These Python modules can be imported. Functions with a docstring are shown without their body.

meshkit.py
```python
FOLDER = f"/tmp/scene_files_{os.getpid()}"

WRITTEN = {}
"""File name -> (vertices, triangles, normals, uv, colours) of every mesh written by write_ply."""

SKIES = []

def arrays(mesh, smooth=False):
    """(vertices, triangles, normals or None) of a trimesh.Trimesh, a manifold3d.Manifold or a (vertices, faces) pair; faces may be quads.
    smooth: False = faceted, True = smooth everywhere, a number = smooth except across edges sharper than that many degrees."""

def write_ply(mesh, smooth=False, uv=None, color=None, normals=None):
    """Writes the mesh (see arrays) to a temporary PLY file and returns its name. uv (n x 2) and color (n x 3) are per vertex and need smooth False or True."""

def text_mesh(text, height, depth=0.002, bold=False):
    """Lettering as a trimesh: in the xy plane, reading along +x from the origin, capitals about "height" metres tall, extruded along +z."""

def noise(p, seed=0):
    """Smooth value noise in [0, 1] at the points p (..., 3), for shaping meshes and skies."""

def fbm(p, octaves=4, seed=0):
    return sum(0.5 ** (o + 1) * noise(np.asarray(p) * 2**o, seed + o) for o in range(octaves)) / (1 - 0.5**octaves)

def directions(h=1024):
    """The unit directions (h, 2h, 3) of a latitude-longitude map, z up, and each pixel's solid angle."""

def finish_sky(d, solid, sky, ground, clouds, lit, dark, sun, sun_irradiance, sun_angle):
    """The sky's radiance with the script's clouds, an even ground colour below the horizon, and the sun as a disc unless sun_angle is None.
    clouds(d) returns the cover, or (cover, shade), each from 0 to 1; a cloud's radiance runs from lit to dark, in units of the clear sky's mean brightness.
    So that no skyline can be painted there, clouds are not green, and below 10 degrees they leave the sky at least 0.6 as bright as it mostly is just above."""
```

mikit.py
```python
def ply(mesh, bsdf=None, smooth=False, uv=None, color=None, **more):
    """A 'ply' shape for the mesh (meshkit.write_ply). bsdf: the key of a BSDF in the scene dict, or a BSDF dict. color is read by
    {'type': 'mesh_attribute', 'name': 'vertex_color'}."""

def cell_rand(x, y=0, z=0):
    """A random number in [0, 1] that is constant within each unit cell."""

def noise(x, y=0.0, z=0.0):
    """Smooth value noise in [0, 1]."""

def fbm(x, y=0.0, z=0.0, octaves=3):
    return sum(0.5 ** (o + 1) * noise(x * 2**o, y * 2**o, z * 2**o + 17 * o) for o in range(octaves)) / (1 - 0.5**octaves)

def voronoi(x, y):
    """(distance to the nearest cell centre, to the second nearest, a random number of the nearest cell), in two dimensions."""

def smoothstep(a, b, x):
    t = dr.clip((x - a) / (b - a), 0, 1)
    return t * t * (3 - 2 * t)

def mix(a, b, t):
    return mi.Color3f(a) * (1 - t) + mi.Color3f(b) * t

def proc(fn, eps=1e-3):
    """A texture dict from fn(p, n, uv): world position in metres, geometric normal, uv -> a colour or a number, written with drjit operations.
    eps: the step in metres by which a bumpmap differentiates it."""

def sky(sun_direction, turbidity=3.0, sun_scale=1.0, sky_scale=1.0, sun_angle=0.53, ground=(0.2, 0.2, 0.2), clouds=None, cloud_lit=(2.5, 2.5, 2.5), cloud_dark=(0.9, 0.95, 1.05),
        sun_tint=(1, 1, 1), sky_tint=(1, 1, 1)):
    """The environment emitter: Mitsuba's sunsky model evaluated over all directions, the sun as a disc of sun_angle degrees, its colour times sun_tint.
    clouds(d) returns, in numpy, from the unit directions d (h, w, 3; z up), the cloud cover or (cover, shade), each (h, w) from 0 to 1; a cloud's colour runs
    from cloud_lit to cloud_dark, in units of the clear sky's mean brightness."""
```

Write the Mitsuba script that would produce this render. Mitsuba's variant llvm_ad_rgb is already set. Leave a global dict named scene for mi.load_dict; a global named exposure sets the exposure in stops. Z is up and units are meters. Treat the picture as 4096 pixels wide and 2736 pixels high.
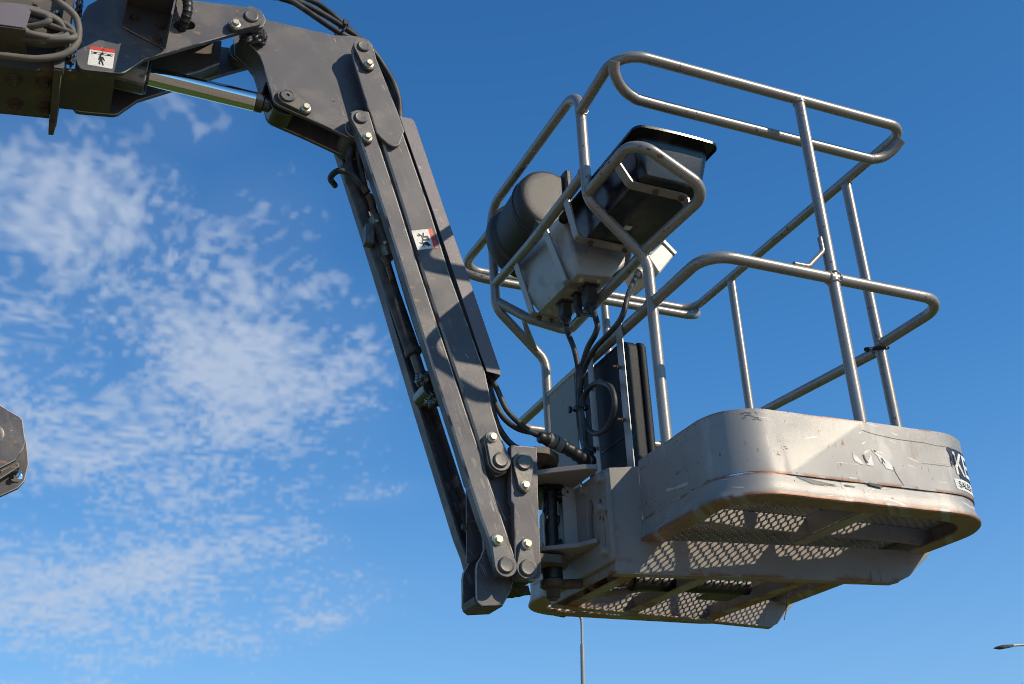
import math, numpy as np, trimesh, mitsuba as mi, drjit as dr
import shapely.geometry as sg, shapely.affinity as sa
import manifold3d as m3
import mikit, meshkit
from mikit import noise, fbm, smoothstep, mix, proc

T = mi.ScalarTransform4f
scene, labels = {'type': 'scene'}, {}
rng = np.random.default_rng(7)

# ---------------------------------------------------------------- camera, sky, exposure
# metres; z up; x = across the work basket, away from the boom; y = along the basket, away from the camera
CAM = np.array([-1.29040775, -2.43716099, -0.73682709])
FWD = np.array([0.36645602, 0.81781344, 0.44372419])
UP = np.array([-0.14234254, -0.42200939, 0.89534724])
scene['camera'] = {'type': 'perspective', 'fov': 50.051, 'fov_axis': 'x', 'near_clip': 0.05, 'far_clip': 9000.0,
                   'to_world': T().look_at(origin=CAM.tolist(), target=(CAM + FWD).tolist(), up=UP.tolist())}
GROUND_Z = -2.34
SUN = (0.79, -1.0, 0.825)
exposure = 1.6


def clouds(d):
    az = np.degrees(np.arctan2(d[..., 0], d[..., 1]))
    el = np.degrees(np.arcsin(np.clip(d[..., 2], -1, 1)))
    p = d[..., :2] / np.maximum(d[..., 2:], 0.06)
    q = np.stack([p[..., 0], p[..., 1], p[..., 0] * 0], -1)
    warp = np.stack([meshkit.fbm(q * 4.0 + 5.1, 2, 3), meshkit.fbm(q * 4.0 + 1.3, 2, 4), q[..., 0] * 0 + 0.5], -1) - 0.5
    q = q + warp * 0.14
    big = meshkit.fbm(q * np.array([2.6, 2.2, 1.0]) + np.array([3.0, 8.0, 1.0]), 3, 11)
    s1 = np.clip((meshkit.fbm(q * np.array([24.0, 17.0, 1.0]) + np.array([1.7, 2.2, 4.0]), 2, 21) - 0.5) / 0.5 + 0.5, 0, 1)
    s2 = np.clip((meshkit.fbm(q * np.array([58.0, 38.0, 1.0]) + np.array([4.7, 9.2, 2.0]), 2, 27) - 0.5) / 0.5 + 0.5, 0, 1)
    small = 0.42 * s1 + 0.58 * s2
    bank = 0.0
    for a, e, sa_, se, w in [(7.5, 27.0, 6.0, 4.6, 1.0), (-1, 31.5, 6.5, 4.2, 0.78), (-7, 23, 12, 6, 0.86), (5, 20.5, 8, 4.5, 0.84), (0, 13.5, 12, 3.6, 0.92), (9.5, 16.0, 5, 2.0, 0.72),
                              (-22, 20, 20, 10, 0.8), (-40, 28, 25, 12, 0.6), (13.2, 12.3, 2.6, 0.42, 0.62), (16, 18.6, 3.2, 0.9, 0.52), (14.0, 25, 4.0, 5, 0.60), (9, 31, 5, 4, 0.62), (3, 36.5, 6, 2.5, 0.5)]:
        bank = np.maximum(bank, w * np.exp(-0.5 * (((az - a) / sa_) ** 2 + ((el - e) / se) ** 2)))
    other = 0.8 * np.clip(meshkit.fbm(q * 0.35 + 9.0, 3, 31) * 2.2 - 1.2, 0, 1) * (np.abs(az - 25) > 60)
    mask = np.maximum(bank, other)
    m = np.clip(mask * 1.0 + (big - 0.5) * 1.0 - 0.14, 0, 1) * np.clip(mask * 3.0 - 0.5, 0, 1)
    c = np.clip(m * 1.45 - 0.95 * (1 - small) - 0.05, 0, 1)
    c = c * (1.35 - 0.35 * c)
    haze = 0.30 * np.exp(-0.5 * ((el - 1) / 9.5) ** 2) + 0.17 * m
    return np.clip(haze + (0.80 - haze) * c, 0, 0.82), np.clip((0.5 - small) * 0.5, 0, 0.4) * m


scene['sky'] = mikit.sky(SUN, turbidity=2.2, sun_scale=1.15, sky_scale=1.0, clouds=clouds, cloud_lit=(1.80, 2.10, 2.58), cloud_dark=(1.25, 1.6, 2.2), sky_tint=(0.51, 1.16, 1.68),
                         ground=(0.16, 0.15, 0.09), sun_tint=(0.87, 0.94, 1.06))


# ---------------------------------------------------------------- materials
def P3(p, s, o=0.0):
    return p.x * s + o, p.y * s - o, p.z * s + 2 * o


def tex(fn, eps=1e-3):
    return proc(fn, eps)


def rgbv(v):
    return {'type': 'rgb', 'value': list(v)}


def two(b):
    return {'type': 'twosided', 'bsdf': b}


def principled(color, rough=0.5, metallic=0.0, spec=0.5, **k):
    b = {'type': 'principled', 'base_color': color if isinstance(color, dict) else rgbv(color), 'metallic': metallic, 'specular': spec}
    b['roughness'] = rough
    b.update(k)
    return b


def bumped(b, fn, scale=1.0, eps=6e-4):
    return {'type': 'bumpmap', 'arbitrary': tex(fn, eps), 'scale': scale, 'bsdf': b}


RUST = (0.16, 0.062, 0.022)


def silver_c(p, n, uv):
    a = fbm(*P3(p, 7.0), 4)
    base = mix((0.255, 0.238, 0.220), (0.335, 0.315, 0.292), a)
    base = mix(base, (0.30, 0.27, 0.225), 0.45 * smoothstep(0.55, 0.75, fbm(*P3(p, 23.0, 3.0), 3)))
    chips = smoothstep(0.69, 0.73, fbm(*P3(p, 105.0), 3)) * smoothstep(0.50, 0.62, fbm(*P3(p, 11.0, 9.0), 2))
    base = mix(base, (0.07, 0.06, 0.055), 0.85 * chips)
    r = smoothstep(0.74, 0.80, fbm(*P3(p, 42.0, 5.0), 3)) * smoothstep(0.5, 0.64, fbm(*P3(p, 5.0, 2.0), 2))
    return mix(base, RUST, 0.8 * r)


def worn_c(p, n, uv):
    a = fbm(*P3(p, 6.0), 4)
    base = mix((0.255, 0.246, 0.236), (0.325, 0.315, 0.304), a)
    base = mix(base, (0.39, 0.38, 0.37), 0.6 * smoothstep(0.55, 0.7, fbm(p.x * 30, p.y * 30, p.z * 8, 3)))
    stain = smoothstep(0.60, 0.80, fbm((p.x + p.y) * 55, p.z * 7, 3.3, 3)) * smoothstep(0.4, 0.65, fbm(*P3(p, 6.0, 7.0), 2))
    base = mix(base, (0.25, 0.205, 0.15), 0.55 * stain)
    wob = (noise((p.x + p.y) * 14, 4.2) - 0.5) * 0.05 + (noise((p.x - p.y) * 4, 1.2) - 0.5) * 0.06
    line = noise((p.x - p.y) * 9, (p.z + wob) * 330, 2.0)
    scr = smoothstep(0.88, 0.93, line) * smoothstep(0.5, 0.6, noise((p.x - p.y) * 7, (p.z + wob) * 36, 8.0)) * smoothstep(0.35, 0.55, fbm(*P3(p, 9.0, 1.0), 2))
    up = 1 - smoothstep(0.3, 0.7, dr.abs(n.z))
    base = mix(base, (0.16, 0.15, 0.14), 0.45 * scr * up)
    vscr = smoothstep(0.90, 0.95, noise((p.x + p.y * 0.7) * 300, p.z * 40, 5.0)) * smoothstep(0.62, 0.70, noise((p.x - p.y) * 17, p.z * 22, 2.0))
    base = mix(base, (0.06, 0.055, 0.05), 0.75 * vscr * up)
    chips = smoothstep(0.73, 0.77, fbm(*P3(p, 120.0), 3)) * smoothstep(0.54, 0.64, fbm(*P3(p, 11.0, 4.0), 2))
    base = mix(base, (0.055, 0.05, 0.048), 0.85 * chips)
    light = smoothstep(0.84, 0.9, noise((p.x - p.y) * 22, (p.z - wob) * 210, 7.0)) * smoothstep(0.55, 0.62, noise(*P3(p, 14.0, 2.0)))
    base = mix(base, (0.62, 0.61, 0.59), 0.6 * light * up)
    n1 = fbm((p.x - p.y) * 30, p.z * 60, 1.0, 3)
    seam = dr.exp(-dr.square((p.z - 0.047) / 0.0040)) * smoothstep(0.38, 0.54, n1)
    bott = dr.exp(-dr.square((p.z + 0.003) / 0.0060)) * smoothstep(0.30, 0.46, fbm((p.x - p.y) * 24, p.z * 40, 9.0, 3))
    topp = dr.exp(-dr.square((p.z - 0.2) / 0.0036)) * smoothstep(0.42, 0.56, fbm((p.x - p.y) * 20, 3.0, 5.0, 3))
    blob = smoothstep(0.70, 0.76, fbm(*P3(p, 60.0, 8.0), 3)) * smoothstep(0.50, 0.62, fbm(*P3(p, 9.0, 12.0), 2))
    rust = dr.minimum(seam + bott + topp + 0.9 * blob, 1.0)
    rc = mix(RUST, (0.30, 0.13, 0.05), noise(*P3(p, 160.0)))
    return mix(base, rc, 0.85 * rust)


def under_c(p, n, uv):
    a = fbm(*P3(p, 9.0), 4)
    base = mix((0.205, 0.188, 0.172), (0.275, 0.256, 0.236), a)
    blob = smoothstep(0.64, 0.70, fbm(*P3(p, 38.0, 3.0), 4)) * smoothstep(0.50, 0.60, fbm(*P3(p, 7.0, 6.0), 2))
    edge = dr.exp(-dr.square((p.z + 0.081) / (0.002 + 0.009 * noise(p.x * 45, p.y * 45)))) * smoothstep(0.48, 0.60, fbm(p.x * 18, p.y * 18, 3.0, 4))
    drips = smoothstep(0.88, 0.93, noise((p.x + p.y) * 130, p.z * 14, 2.0)) * smoothstep(0.5, 0.62, fbm(*P3(p, 8.0, 2.0), 2))
    base = mix(base, (0.10, 0.085, 0.065), 0.7 * drips)
    rc = mix(RUST, (0.27, 0.12, 0.045), noise(*P3(p, 150.0)))
    return mix(base, rc, 0.85 * dr.minimum(blob * 0.35 + edge, 1.0))


def dark_c(p, n, uv):
    a = fbm(*P3(p, 8.0), 4)
    base = mix((0.057, 0.055, 0.063), (0.085, 0.081, 0.091), a)
    dust = smoothstep(0.50, 0.74, fbm(*P3(p, 13.0, 4.0), 4))
    base = mix(base, (0.185, 0.16, 0.135), 0.40 * dust)
    pale = smoothstep(0.58, 0.76, fbm(p.x * 60 + p.z * 20, p.y * 30, p.z * 9 - p.x * 3, 3)) * smoothstep(0.45, 0.6, fbm(*P3(p, 5.0, 1.0), 2))
    base = mix(base, (0.20, 0.19, 0.195), 0.35 * pale)
    u, v = p.x * 0.95 + p.z * 0.32, p.z * 0.95 - p.x * 0.32
    scr = smoothstep(0.90, 0.95, noise(u * 330 + v * 40, v * 20, 2.0)) * smoothstep(0.56, 0.66, noise(u * 24, v * 13, 7.0))
    scr2 = smoothstep(0.92, 0.96, noise(u * 60 - v * 70, u * 240 + v * 210, 4.0)) * smoothstep(0.55, 0.65, noise(*P3(p, 19.0, 4.0)))
    base = mix(base, (0.34, 0.31, 0.27), 0.65 * dr.minimum(scr + scr2, 1.0))
    spot = smoothstep(0.84, 0.88, noise(*P3(p, 85.0, 2.0))) * smoothstep(0.54, 0.64, fbm(*P3(p, 9.0, 3.0), 2))
    base = mix(base, (0.26, 0.13, 0.06), 0.7 * spot)
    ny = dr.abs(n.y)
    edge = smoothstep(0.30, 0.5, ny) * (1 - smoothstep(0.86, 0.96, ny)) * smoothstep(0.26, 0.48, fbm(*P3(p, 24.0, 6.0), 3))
    base = mix(base, (0.46, 0.42, 0.38), 0.85 * edge)  # bevelled edges: worn paint plus the sun highlight painted into the colour
    g2 = dr.exp(-dr.square((u + 0.262) / 0.022) - dr.square((v - 0.375) / 0.085)) + 0.6 * dr.exp(-dr.square((u + 0.262) / 0.03) - dr.square((v - 0.17) / 0.07))
    sc3 = smoothstep(0.56, 0.74, noise(u * 420, v * 34, 3.0)) * smoothstep(0.46, 0.62, noise(u * 90, v * 24, 1.0)) * g2
    return mix(base, (0.42, 0.39, 0.35), 0.8 * dr.minimum(sc3, 1.0))


def dark_r(p, n, uv):
    return 0.40 + 0.25 * fbm(*P3(p, 11.0, 2.0), 3)


def purple_c(p, n, uv):
    a = fbm(*P3(p, 6.0, 4.0), 4)
    base = mix((0.125, 0.108, 0.122), (0.162, 0.142, 0.158), a)
    sc = smoothstep(0.90, 0.95, noise(p.x * 90 + p.z * 40, p.z * 160, 1.0)) * smoothstep(0.56, 0.64, noise(*P3(p, 16.0)))
    return mix(base, (0.40, 0.37, 0.34), 0.6 * sc)


def pin_c(p, n, uv):
    a = fbm(*P3(p, 30.0), 3)
    base = mix((0.075, 0.075, 0.078), (0.13, 0.125, 0.12), a)
    return mix(base, (0.20, 0.16, 0.11), 0.5 * smoothstep(0.5, 0.72, fbm(*P3(p, 70.0, 3.0), 3)))


def grime_c(p, n, uv):
    a = fbm(*P3(p, 14.0), 4)
    base = mix((0.066, 0.060, 0.052), (0.115, 0.102, 0.082), a)
    return mix(base, (0.22, 0.12, 0.055), 0.6 * smoothstep(0.62, 0.74, fbm(*P3(p, 20.0, 7.0), 3)))


def zinc_c(p, n, uv):
    return mix((0.50, 0.44, 0.30), (0.72, 0.66, 0.50), fbm(*P3(p, 120.0), 3))


def rusty_c(p, n, uv):
    return mix((0.055, 0.038, 0.027), (0.115, 0.078, 0.052), fbm(*P3(p, 80.0), 3))


def hose_c(p, n, uv):
    return mix((0.022, 0.022, 0.023), (0.075, 0.07, 0.064), smoothstep(0.35, 0.75, fbm(*P3(p, 26.0), 4)))


def coil_c(p, n, uv):
    return mix((0.09, 0.085, 0.078), (0.19, 0.17, 0.145), fbm(*P3(p, 30.0), 4))


def mesh_c(p, n, uv):
    return mix((0.20, 0.185, 0.16), (0.30, 0.28, 0.25), fbm(*P3(p, 20.0), 3))


def tub_c(p, n, uv):
    d = smoothstep(0.52, 0.75, fbm(*P3(p, 17.0), 4))
    s = smoothstep(0.80, 0.86, noise(*P3(p, 110.0))) * smoothstep(0.55, 0.64, fbm(*P3(p, 12.0, 4.0), 2))
    return mix(mix((0.007, 0.008, 0.010), (0.032, 0.032, 0.032), d), (0.22, 0.16, 0.11), 0.5 * s)


def dome_c(p, n, uv):
    return mix((0.032, 0.031, 0.030), (0.048, 0.046, 0.045), fbm(*P3(p, 9.0), 4))


def navy_c(p, n, uv):
    return mix((0.006, 0.009, 0.013), (0.014, 0.018, 0.023), fbm(*P3(p, 15.0), 4))


def white_c(p, n, uv):
    dirt = smoothstep(0.5, 0.72, fbm(*P3(p, 45.0), 4)) * smoothstep(0.4, 0.6, fbm(*P3(p, 25.0, 3.0), 2))
    return mix((0.68, 0.67, 0.63), (0.42, 0.36, 0.27), 0.55 * dirt)


def console_c(p, n, uv):
    a = fbm(*P3(p, 8.0), 4)
    base = mix((0.31, 0.305, 0.285), (0.42, 0.41, 0.385), a)
    base = mix(base, (0.22, 0.23, 0.22), 0.6 * smoothstep(0.5, 0.72, fbm(*P3(p, 18.0, 5.0), 3)))
    s = smoothstep(0.82, 0.88, noise(*P3(p, 100.0))) * smoothstep(0.52, 0.62, fbm(*P3(p, 14.0, 3.0), 2))
    return mix(base, (0.20, 0.13, 0.07), 0.6 * s)


def ground_c(p, n, uv):
    g = mix((0.040, 0.066, 0.012), (0.085, 0.120, 0.026), fbm(p.x * 1.3, p.y * 1.3, 0.0, 5))
    dry = mix((0.20, 0.155, 0.105), (0.28, 0.225, 0.16), fbm(p.x * 3, p.y * 3, 2.0, 5))
    edge = p.y + 0.25 * p.x + 1.4 * (fbm(p.x * 0.7, p.y * 0.7, 5.0, 3) - 0.5)
    return mix(dry, g, smoothstep(-1.0, -0.5, edge))


def fine_bump(p, n, uv):
    return fbm(*P3(p, 260.0), 2) * 0.00004 + fbm(*P3(p, 22.0), 2) * 0.0004


def grain_bump(p, n, uv):
    return noise(*P3(p, 420.0)) * 0.00028 + fbm(*P3(p, 25.0), 2) * 0.0003


def dent_bump(p, n, uv):
    return fbm(*P3(p, 10.0), 2) * 0.0016 + fbm(*P3(p, 160.0), 2) * 0.00004


def grass_bump(p, n, uv):
    return fbm(p.x * 9, p.y * 9, 0.0, 4) * 0.06


B = scene
B['m_silver'] = two(bumped(principled(tex(silver_c), 0.38, 0.42, 0.5), fine_bump))
B['m_worn'] = two(bumped(principled(tex(worn_c), 0.52, 0.35, 0.4), dent_bump))
B['m_under'] = two(bumped(principled(tex(under_c), 0.55, 0.05, 0.4), fine_bump))
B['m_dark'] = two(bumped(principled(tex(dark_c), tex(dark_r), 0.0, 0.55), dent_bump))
B['m_purple'] = two(bumped(principled(tex(purple_c), 0.48, 0.05, 0.5), dent_bump))
B['m_pin'] = two(bumped(principled(tex(pin_c), 0.42, 0.35, 0.5), fine_bump))
B['m_grime'] = two(bumped(principled(tex(grime_c), 0.6, 0.0, 0.4), fine_bump))
B['m_zinc'] = two(bumped(principled(tex(zinc_c), 0.38, 0.75, 0.5), fine_bump))
B['m_rusty'] = two(principled(tex(rusty_c), 0.65, 0.1, 0.4))
B['m_hose'] = two(bumped(principled(tex(hose_c), 0.52, 0.0, 0.4), fine_bump))
B['m_coil'] = two(bumped(principled(tex(coil_c), 0.62, 0.0, 0.35), fine_bump))
B['m_mesh'] = two(principled(tex(mesh_c), 0.5, 0.15, 0.5))
B['m_tub'] = two(bumped(principled(tex(tub_c), 0.24, 0.0, 0.55), fine_bump))
B['m_dome'] = two(bumped(principled(tex(dome_c), 0.5, 0.0, 0.45), grain_bump))
B['m_navy'] = two(bumped(principled(tex(navy_c), 0.55, 0.0, 0.22), grain_bump))
B['m_console'] = two(bumped(principled(tex(console_c), 0.45, 0.1, 0.45), fine_bump))
B['m_cream'] = two(principled((0.62, 0.60, 0.54), 0.45))
B['m_white'] = two(principled(tex(white_c), 0.45))
B['m_red'] = two(principled((0.62, 0.045, 0.03), 0.45))
B['m_ink'] = two(principled((0.012, 0.012, 0.014), 0.45))
B['m_signblack'] = two(principled((0.018, 0.022, 0.030), 0.4))
B['m_chrome'] = two(principled((0.80, 0.80, 0.80), 0.07, 1.0, 0.5))
B['m_black'] = two(principled((0.012, 0.012, 0.013), 0.45))
B['m_grease'] = two(bumped(principled((0.022, 0.021, 0.02), 0.16, 0.0, 0.8, clearcoat=0.8), grain_bump))
B['m_plug'] = two(principled((0.035, 0.030, 0.025), 0.5))
B['m_lamp'] = two(principled((0.34, 0.34, 0.34), 0.5, 0.3))
B['m_ground'] = two(bumped(principled(tex(ground_c), 0.9, 0.0, 0.1), grass_bump, eps=2e-2))


# ---------------------------------------------------------------- mesh helpers
def numbered(key):
    if key not in scene and not any(k.startswith(key + '__') for k in scene):
        return key
    i = 1
    while f'{key}_{i:03d}' in scene or any(k.startswith(f'{key}_{i:03d}__') for k in scene):
        i += 1
    return f'{key}_{i:03d}'


def obj(name, mesh, m, parent=None, smooth=32, label=None, **extra):
    key = numbered((parent + '__' if parent else '') + name)
    scene[key] = mikit.ply(mesh, m, smooth)
    if label or extra:
        labels[key] = {**({'label': label} if label else {}), **extra}
    return key


def thing(name, label, cat, group=None):
    key = name
    i = 0
    while key in labels:
        i += 1
        key = f'{name}_{i:03d}'
    labels[key] = {'label': label, 'category': cat}
    if group:
        labels[key]['group'] = group
    return key


def cat(*ms):
    return trimesh.util.concatenate(ms)


def loft(loops, close_ends=True, closed_ring=False):
    """Quads between equal loops (k, n, 3); each loop closed."""
    L = np.asarray(loops, float)
    k, n = L.shape[:2]
    f = []
    kk = k if closed_ring else k - 1
    j = np.arange(n)
    j2 = (j + 1) % n
    for i in range(kk):
        a, b = i * n, ((i + 1) % k) * n
        f.append(np.stack([a + j, a + j2, b + j2], 1))
        f.append(np.stack([a + j, b + j2, b + j], 1))
    v = L.reshape(-1, 3)
    if close_ends and not closed_ring:
        for i, flip in ((0, True), (k - 1, False)):
            c = len(v)
            v = np.vstack([v, L[i].mean(0)])
            t = np.stack([i * n + j, i * n + j2, np.full(n, c)], 1)
            f.append(t[:, ::-1] if flip else t)
    m = trimesh.Trimesh(v, np.vstack(f), process=False)
    return m


def fix(m):
    if m.volume < 0:
        m.invert()
    return m


def tube(path, r, sides=16, cap=True):
    p = np.asarray(path, float)
    t = np.gradient(p, axis=0)
    t[0], t[-1] = p[1] - p[0], p[-1] - p[-2]
    t /= np.linalg.norm(t, axis=1, keepdims=True)
    a = np.cross(t[0], [0, 0, 1.0] if abs(t[0][2]) < 0.9 else [1.0, 0, 0])
    a /= np.linalg.norm(a)
    ang = np.arange(sides) * 2 * np.pi / sides
    r = np.broadcast_to(r, (len(p),))
    loops = []
    for i in range(len(p)):
        a = a - t[i] * (a @ t[i])
        a /= np.linalg.norm(a)
        b = np.cross(t[i], a)
        loops.append(p[i] + r[i] * (np.cos(ang)[:, None] * a + np.sin(ang)[:, None] * b))
    return fix(loft(loops, cap))


def bend(pts, rad, n=9):
    """Polyline with its corners replaced by arcs of radius rad (a number or one per inner corner)."""
    P = [np.asarray(q, float) for q in pts]
    rad = np.broadcast_to(rad, (len(P) - 2,))
    out = [P[0]]
    for i in range(1, len(P) - 1):
        a, b = P[i - 1] - P[i], P[i + 1] - P[i]
        la, lb = np.linalg.norm(a), np.linalg.norm(b)
        a, b = a / la, b / lb
        half = math.acos(np.clip(a @ b, -1, 1)) / 2
        d = min(rad[i - 1] / math.tan(half), 0.48 * la, 0.48 * lb)
        r = d * math.tan(half)
        s, e = P[i] + a * d, P[i] + b * d
        c = P[i] + (a + b) / np.linalg.norm(a + b) * (r / math.sin(half))
        u, w = (s - c) / r, (e - c) / r
        th = math.acos(np.clip(u @ w, -1, 1))
        for k in range(n + 1):
            q = k / n
            out.append(c + r * (math.sin((1 - q) * th) * u + math.sin(q * th) * w) / math.sin(th))
    out.append(P[-1])
    return np.array(out)


def curve(pts, n=8):
    """Catmull-Rom through the points."""
    P = np.asarray(pts, float)
    Q = np.vstack([2 * P[0] - P[1], P, 2 * P[-1] - P[-2]])
    out = []
    for i in range(1, len(Q) - 2):
        for k in range(n):
            t = k / n
            out.append(0.5 * (2 * Q[i] + (Q[i + 1] - Q[i - 1]) * t + (2 * Q[i - 1] - 5 * Q[i] + 4 * Q[i + 1] - Q[i + 2]) * t * t + (3 * Q[i] - Q[i - 1] - 3 * Q[i + 1] + Q[i + 2]) * t ** 3))
    out.append(P[-1])
    return np.array(out)


def poly_mesh(poly, d0, d1, bevel=0.0, plane='y'):
    """A polygon (in xz for plane y, xy for z, yz for x) made a plate from d0 to d1; the d0 side and d1 side chamfered."""
    if not isinstance(poly, (sg.Polygon, sg.MultiPolygon)):
        poly = sg.Polygon(poly)
    if not poly.is_valid:
        poly = poly.buffer(0)
    lo, hi = min(d0, d1), max(d0, d1)
    cs = lambda g: m3.CrossSection([np.asarray(r.coords)[:-1] for q in getattr(g, 'geoms', [g]) for r in [q.exterior, *q.interiors]], m3.FillRule.EvenOdd)
    if bevel <= 0:
        m = m3.Manifold.extrude(cs(poly), hi - lo).translate((0, 0, lo))
        mm = m.to_mesh()
        V, F = np.array(mm.vert_properties[:, :3]), np.array(mm.tri_verts)
    else:
        g = sg.polygon.orient(poly if isinstance(poly, sg.Polygon) else max(poly.geoms, key=lambda q: q.area))
        rings = []
        V, F = [], []
        outer_all = []
        for ring, sgn in [(g.exterior, 1)] + [(h, 1) for h in g.interiors]:
            c = np.asarray(ring.coords)[:-1]
            e0, e1 = c - np.roll(c, 1, 0), np.roll(c, -1, 0) - c
            n0 = np.stack([-e0[:, 1], e0[:, 0]], 1) / np.linalg.norm(e0, axis=1, keepdims=True)
            n1 = np.stack([-e1[:, 1], e1[:, 0]], 1) / np.linalg.norm(e1, axis=1, keepdims=True)
            nb = n0 + n1
            nb /= np.maximum((nb * n0).sum(1, keepdims=True), 0.35)
            inner = c + nb * bevel
            outer_all.append((c, inner))
        at = 0
        for c, inner in outer_all:
            n = len(c)
            lay = [(inner, lo), (c, lo + bevel), (c, hi - bevel), (inner, hi)]
            for q, d in lay:
                V.append(np.column_stack([q, np.full(n, d)]))
            j = np.arange(n)
            j2 = (j + 1) % n
            for k in range(3):
                a, b = at + k * n, at + (k + 1) * n
                F.append(np.stack([a + j, a + j2, b + j2], 1))
                F.append(np.stack([a + j, b + j2, b + j], 1))
            at += 4 * n
        gi = sg.Polygon(outer_all[0][1], [x[1] for x in outer_all[1:]])
        if not gi.is_valid:
            return poly_mesh(poly, d0, d1, 0.0, plane)
        tv, tf = trimesh.creation.triangulate_polygon(gi, engine='earcut')
        for d, flip in ((lo, True), (hi, False)):
            V.append(np.column_stack([tv, np.full(len(tv), d)]))
            tri = tf
            ar = np.cross(tv[tri[:, 1]] - tv[tri[:, 0]], tv[tri[:, 2]] - tv[tri[:, 0]])
            tri = np.where((ar > 0)[:, None], tri, tri[:, ::-1])
            F.append((tri[:, ::-1] if flip else tri) + at)
            at += len(tv)
        V, F = np.vstack(V), np.vstack(F)
    if plane == 'y':
        V = V[:, [0, 2, 1]]
        F = F[:, ::-1]
    elif plane == 'x':
        V = V[:, [2, 0, 1]]
    return trimesh.Trimesh(V, F, process=False)


def rounded(pts, r):
    g = sg.Polygon(pts)
    return g.buffer(-r, quad_segs=6).buffer(2 * r, quad_segs=6).buffer(-r, quad_segs=6).simplify(0.0002)


def box(x0, x1, y0, y1, z0, z1, c=0.002):
    pts = []
    for X, sx in ((x0, 1), (x1, -1)):
        for Y, sy in ((y0, 1), (y1, -1)):
            for Z, sz in ((z0, 1), (z1, -1)):
                pts += [(X + sx * c, Y + sy * c, Z), (X + sx * c, Y, Z + sz * c), (X, Y + sy * c, Z + sz * c)]
    return trimesh.convex.convex_hull(np.array(pts))


def hull(pts):
    return trimesh.convex.convex_hull(np.asarray(pts, float))


def frame_to(axis):
    z = np.asarray(axis, float) / np.linalg.norm(axis)
    x = np.cross([0, 0, 1.0] if abs(z[2]) < 0.9 else [1.0, 0, 0], z)
    x /= np.linalg.norm(x)
    M = np.eye(4)
    M[:3, 0], M[:3, 1], M[:3, 2] = x, np.cross(z, x), z
    return M


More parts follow.
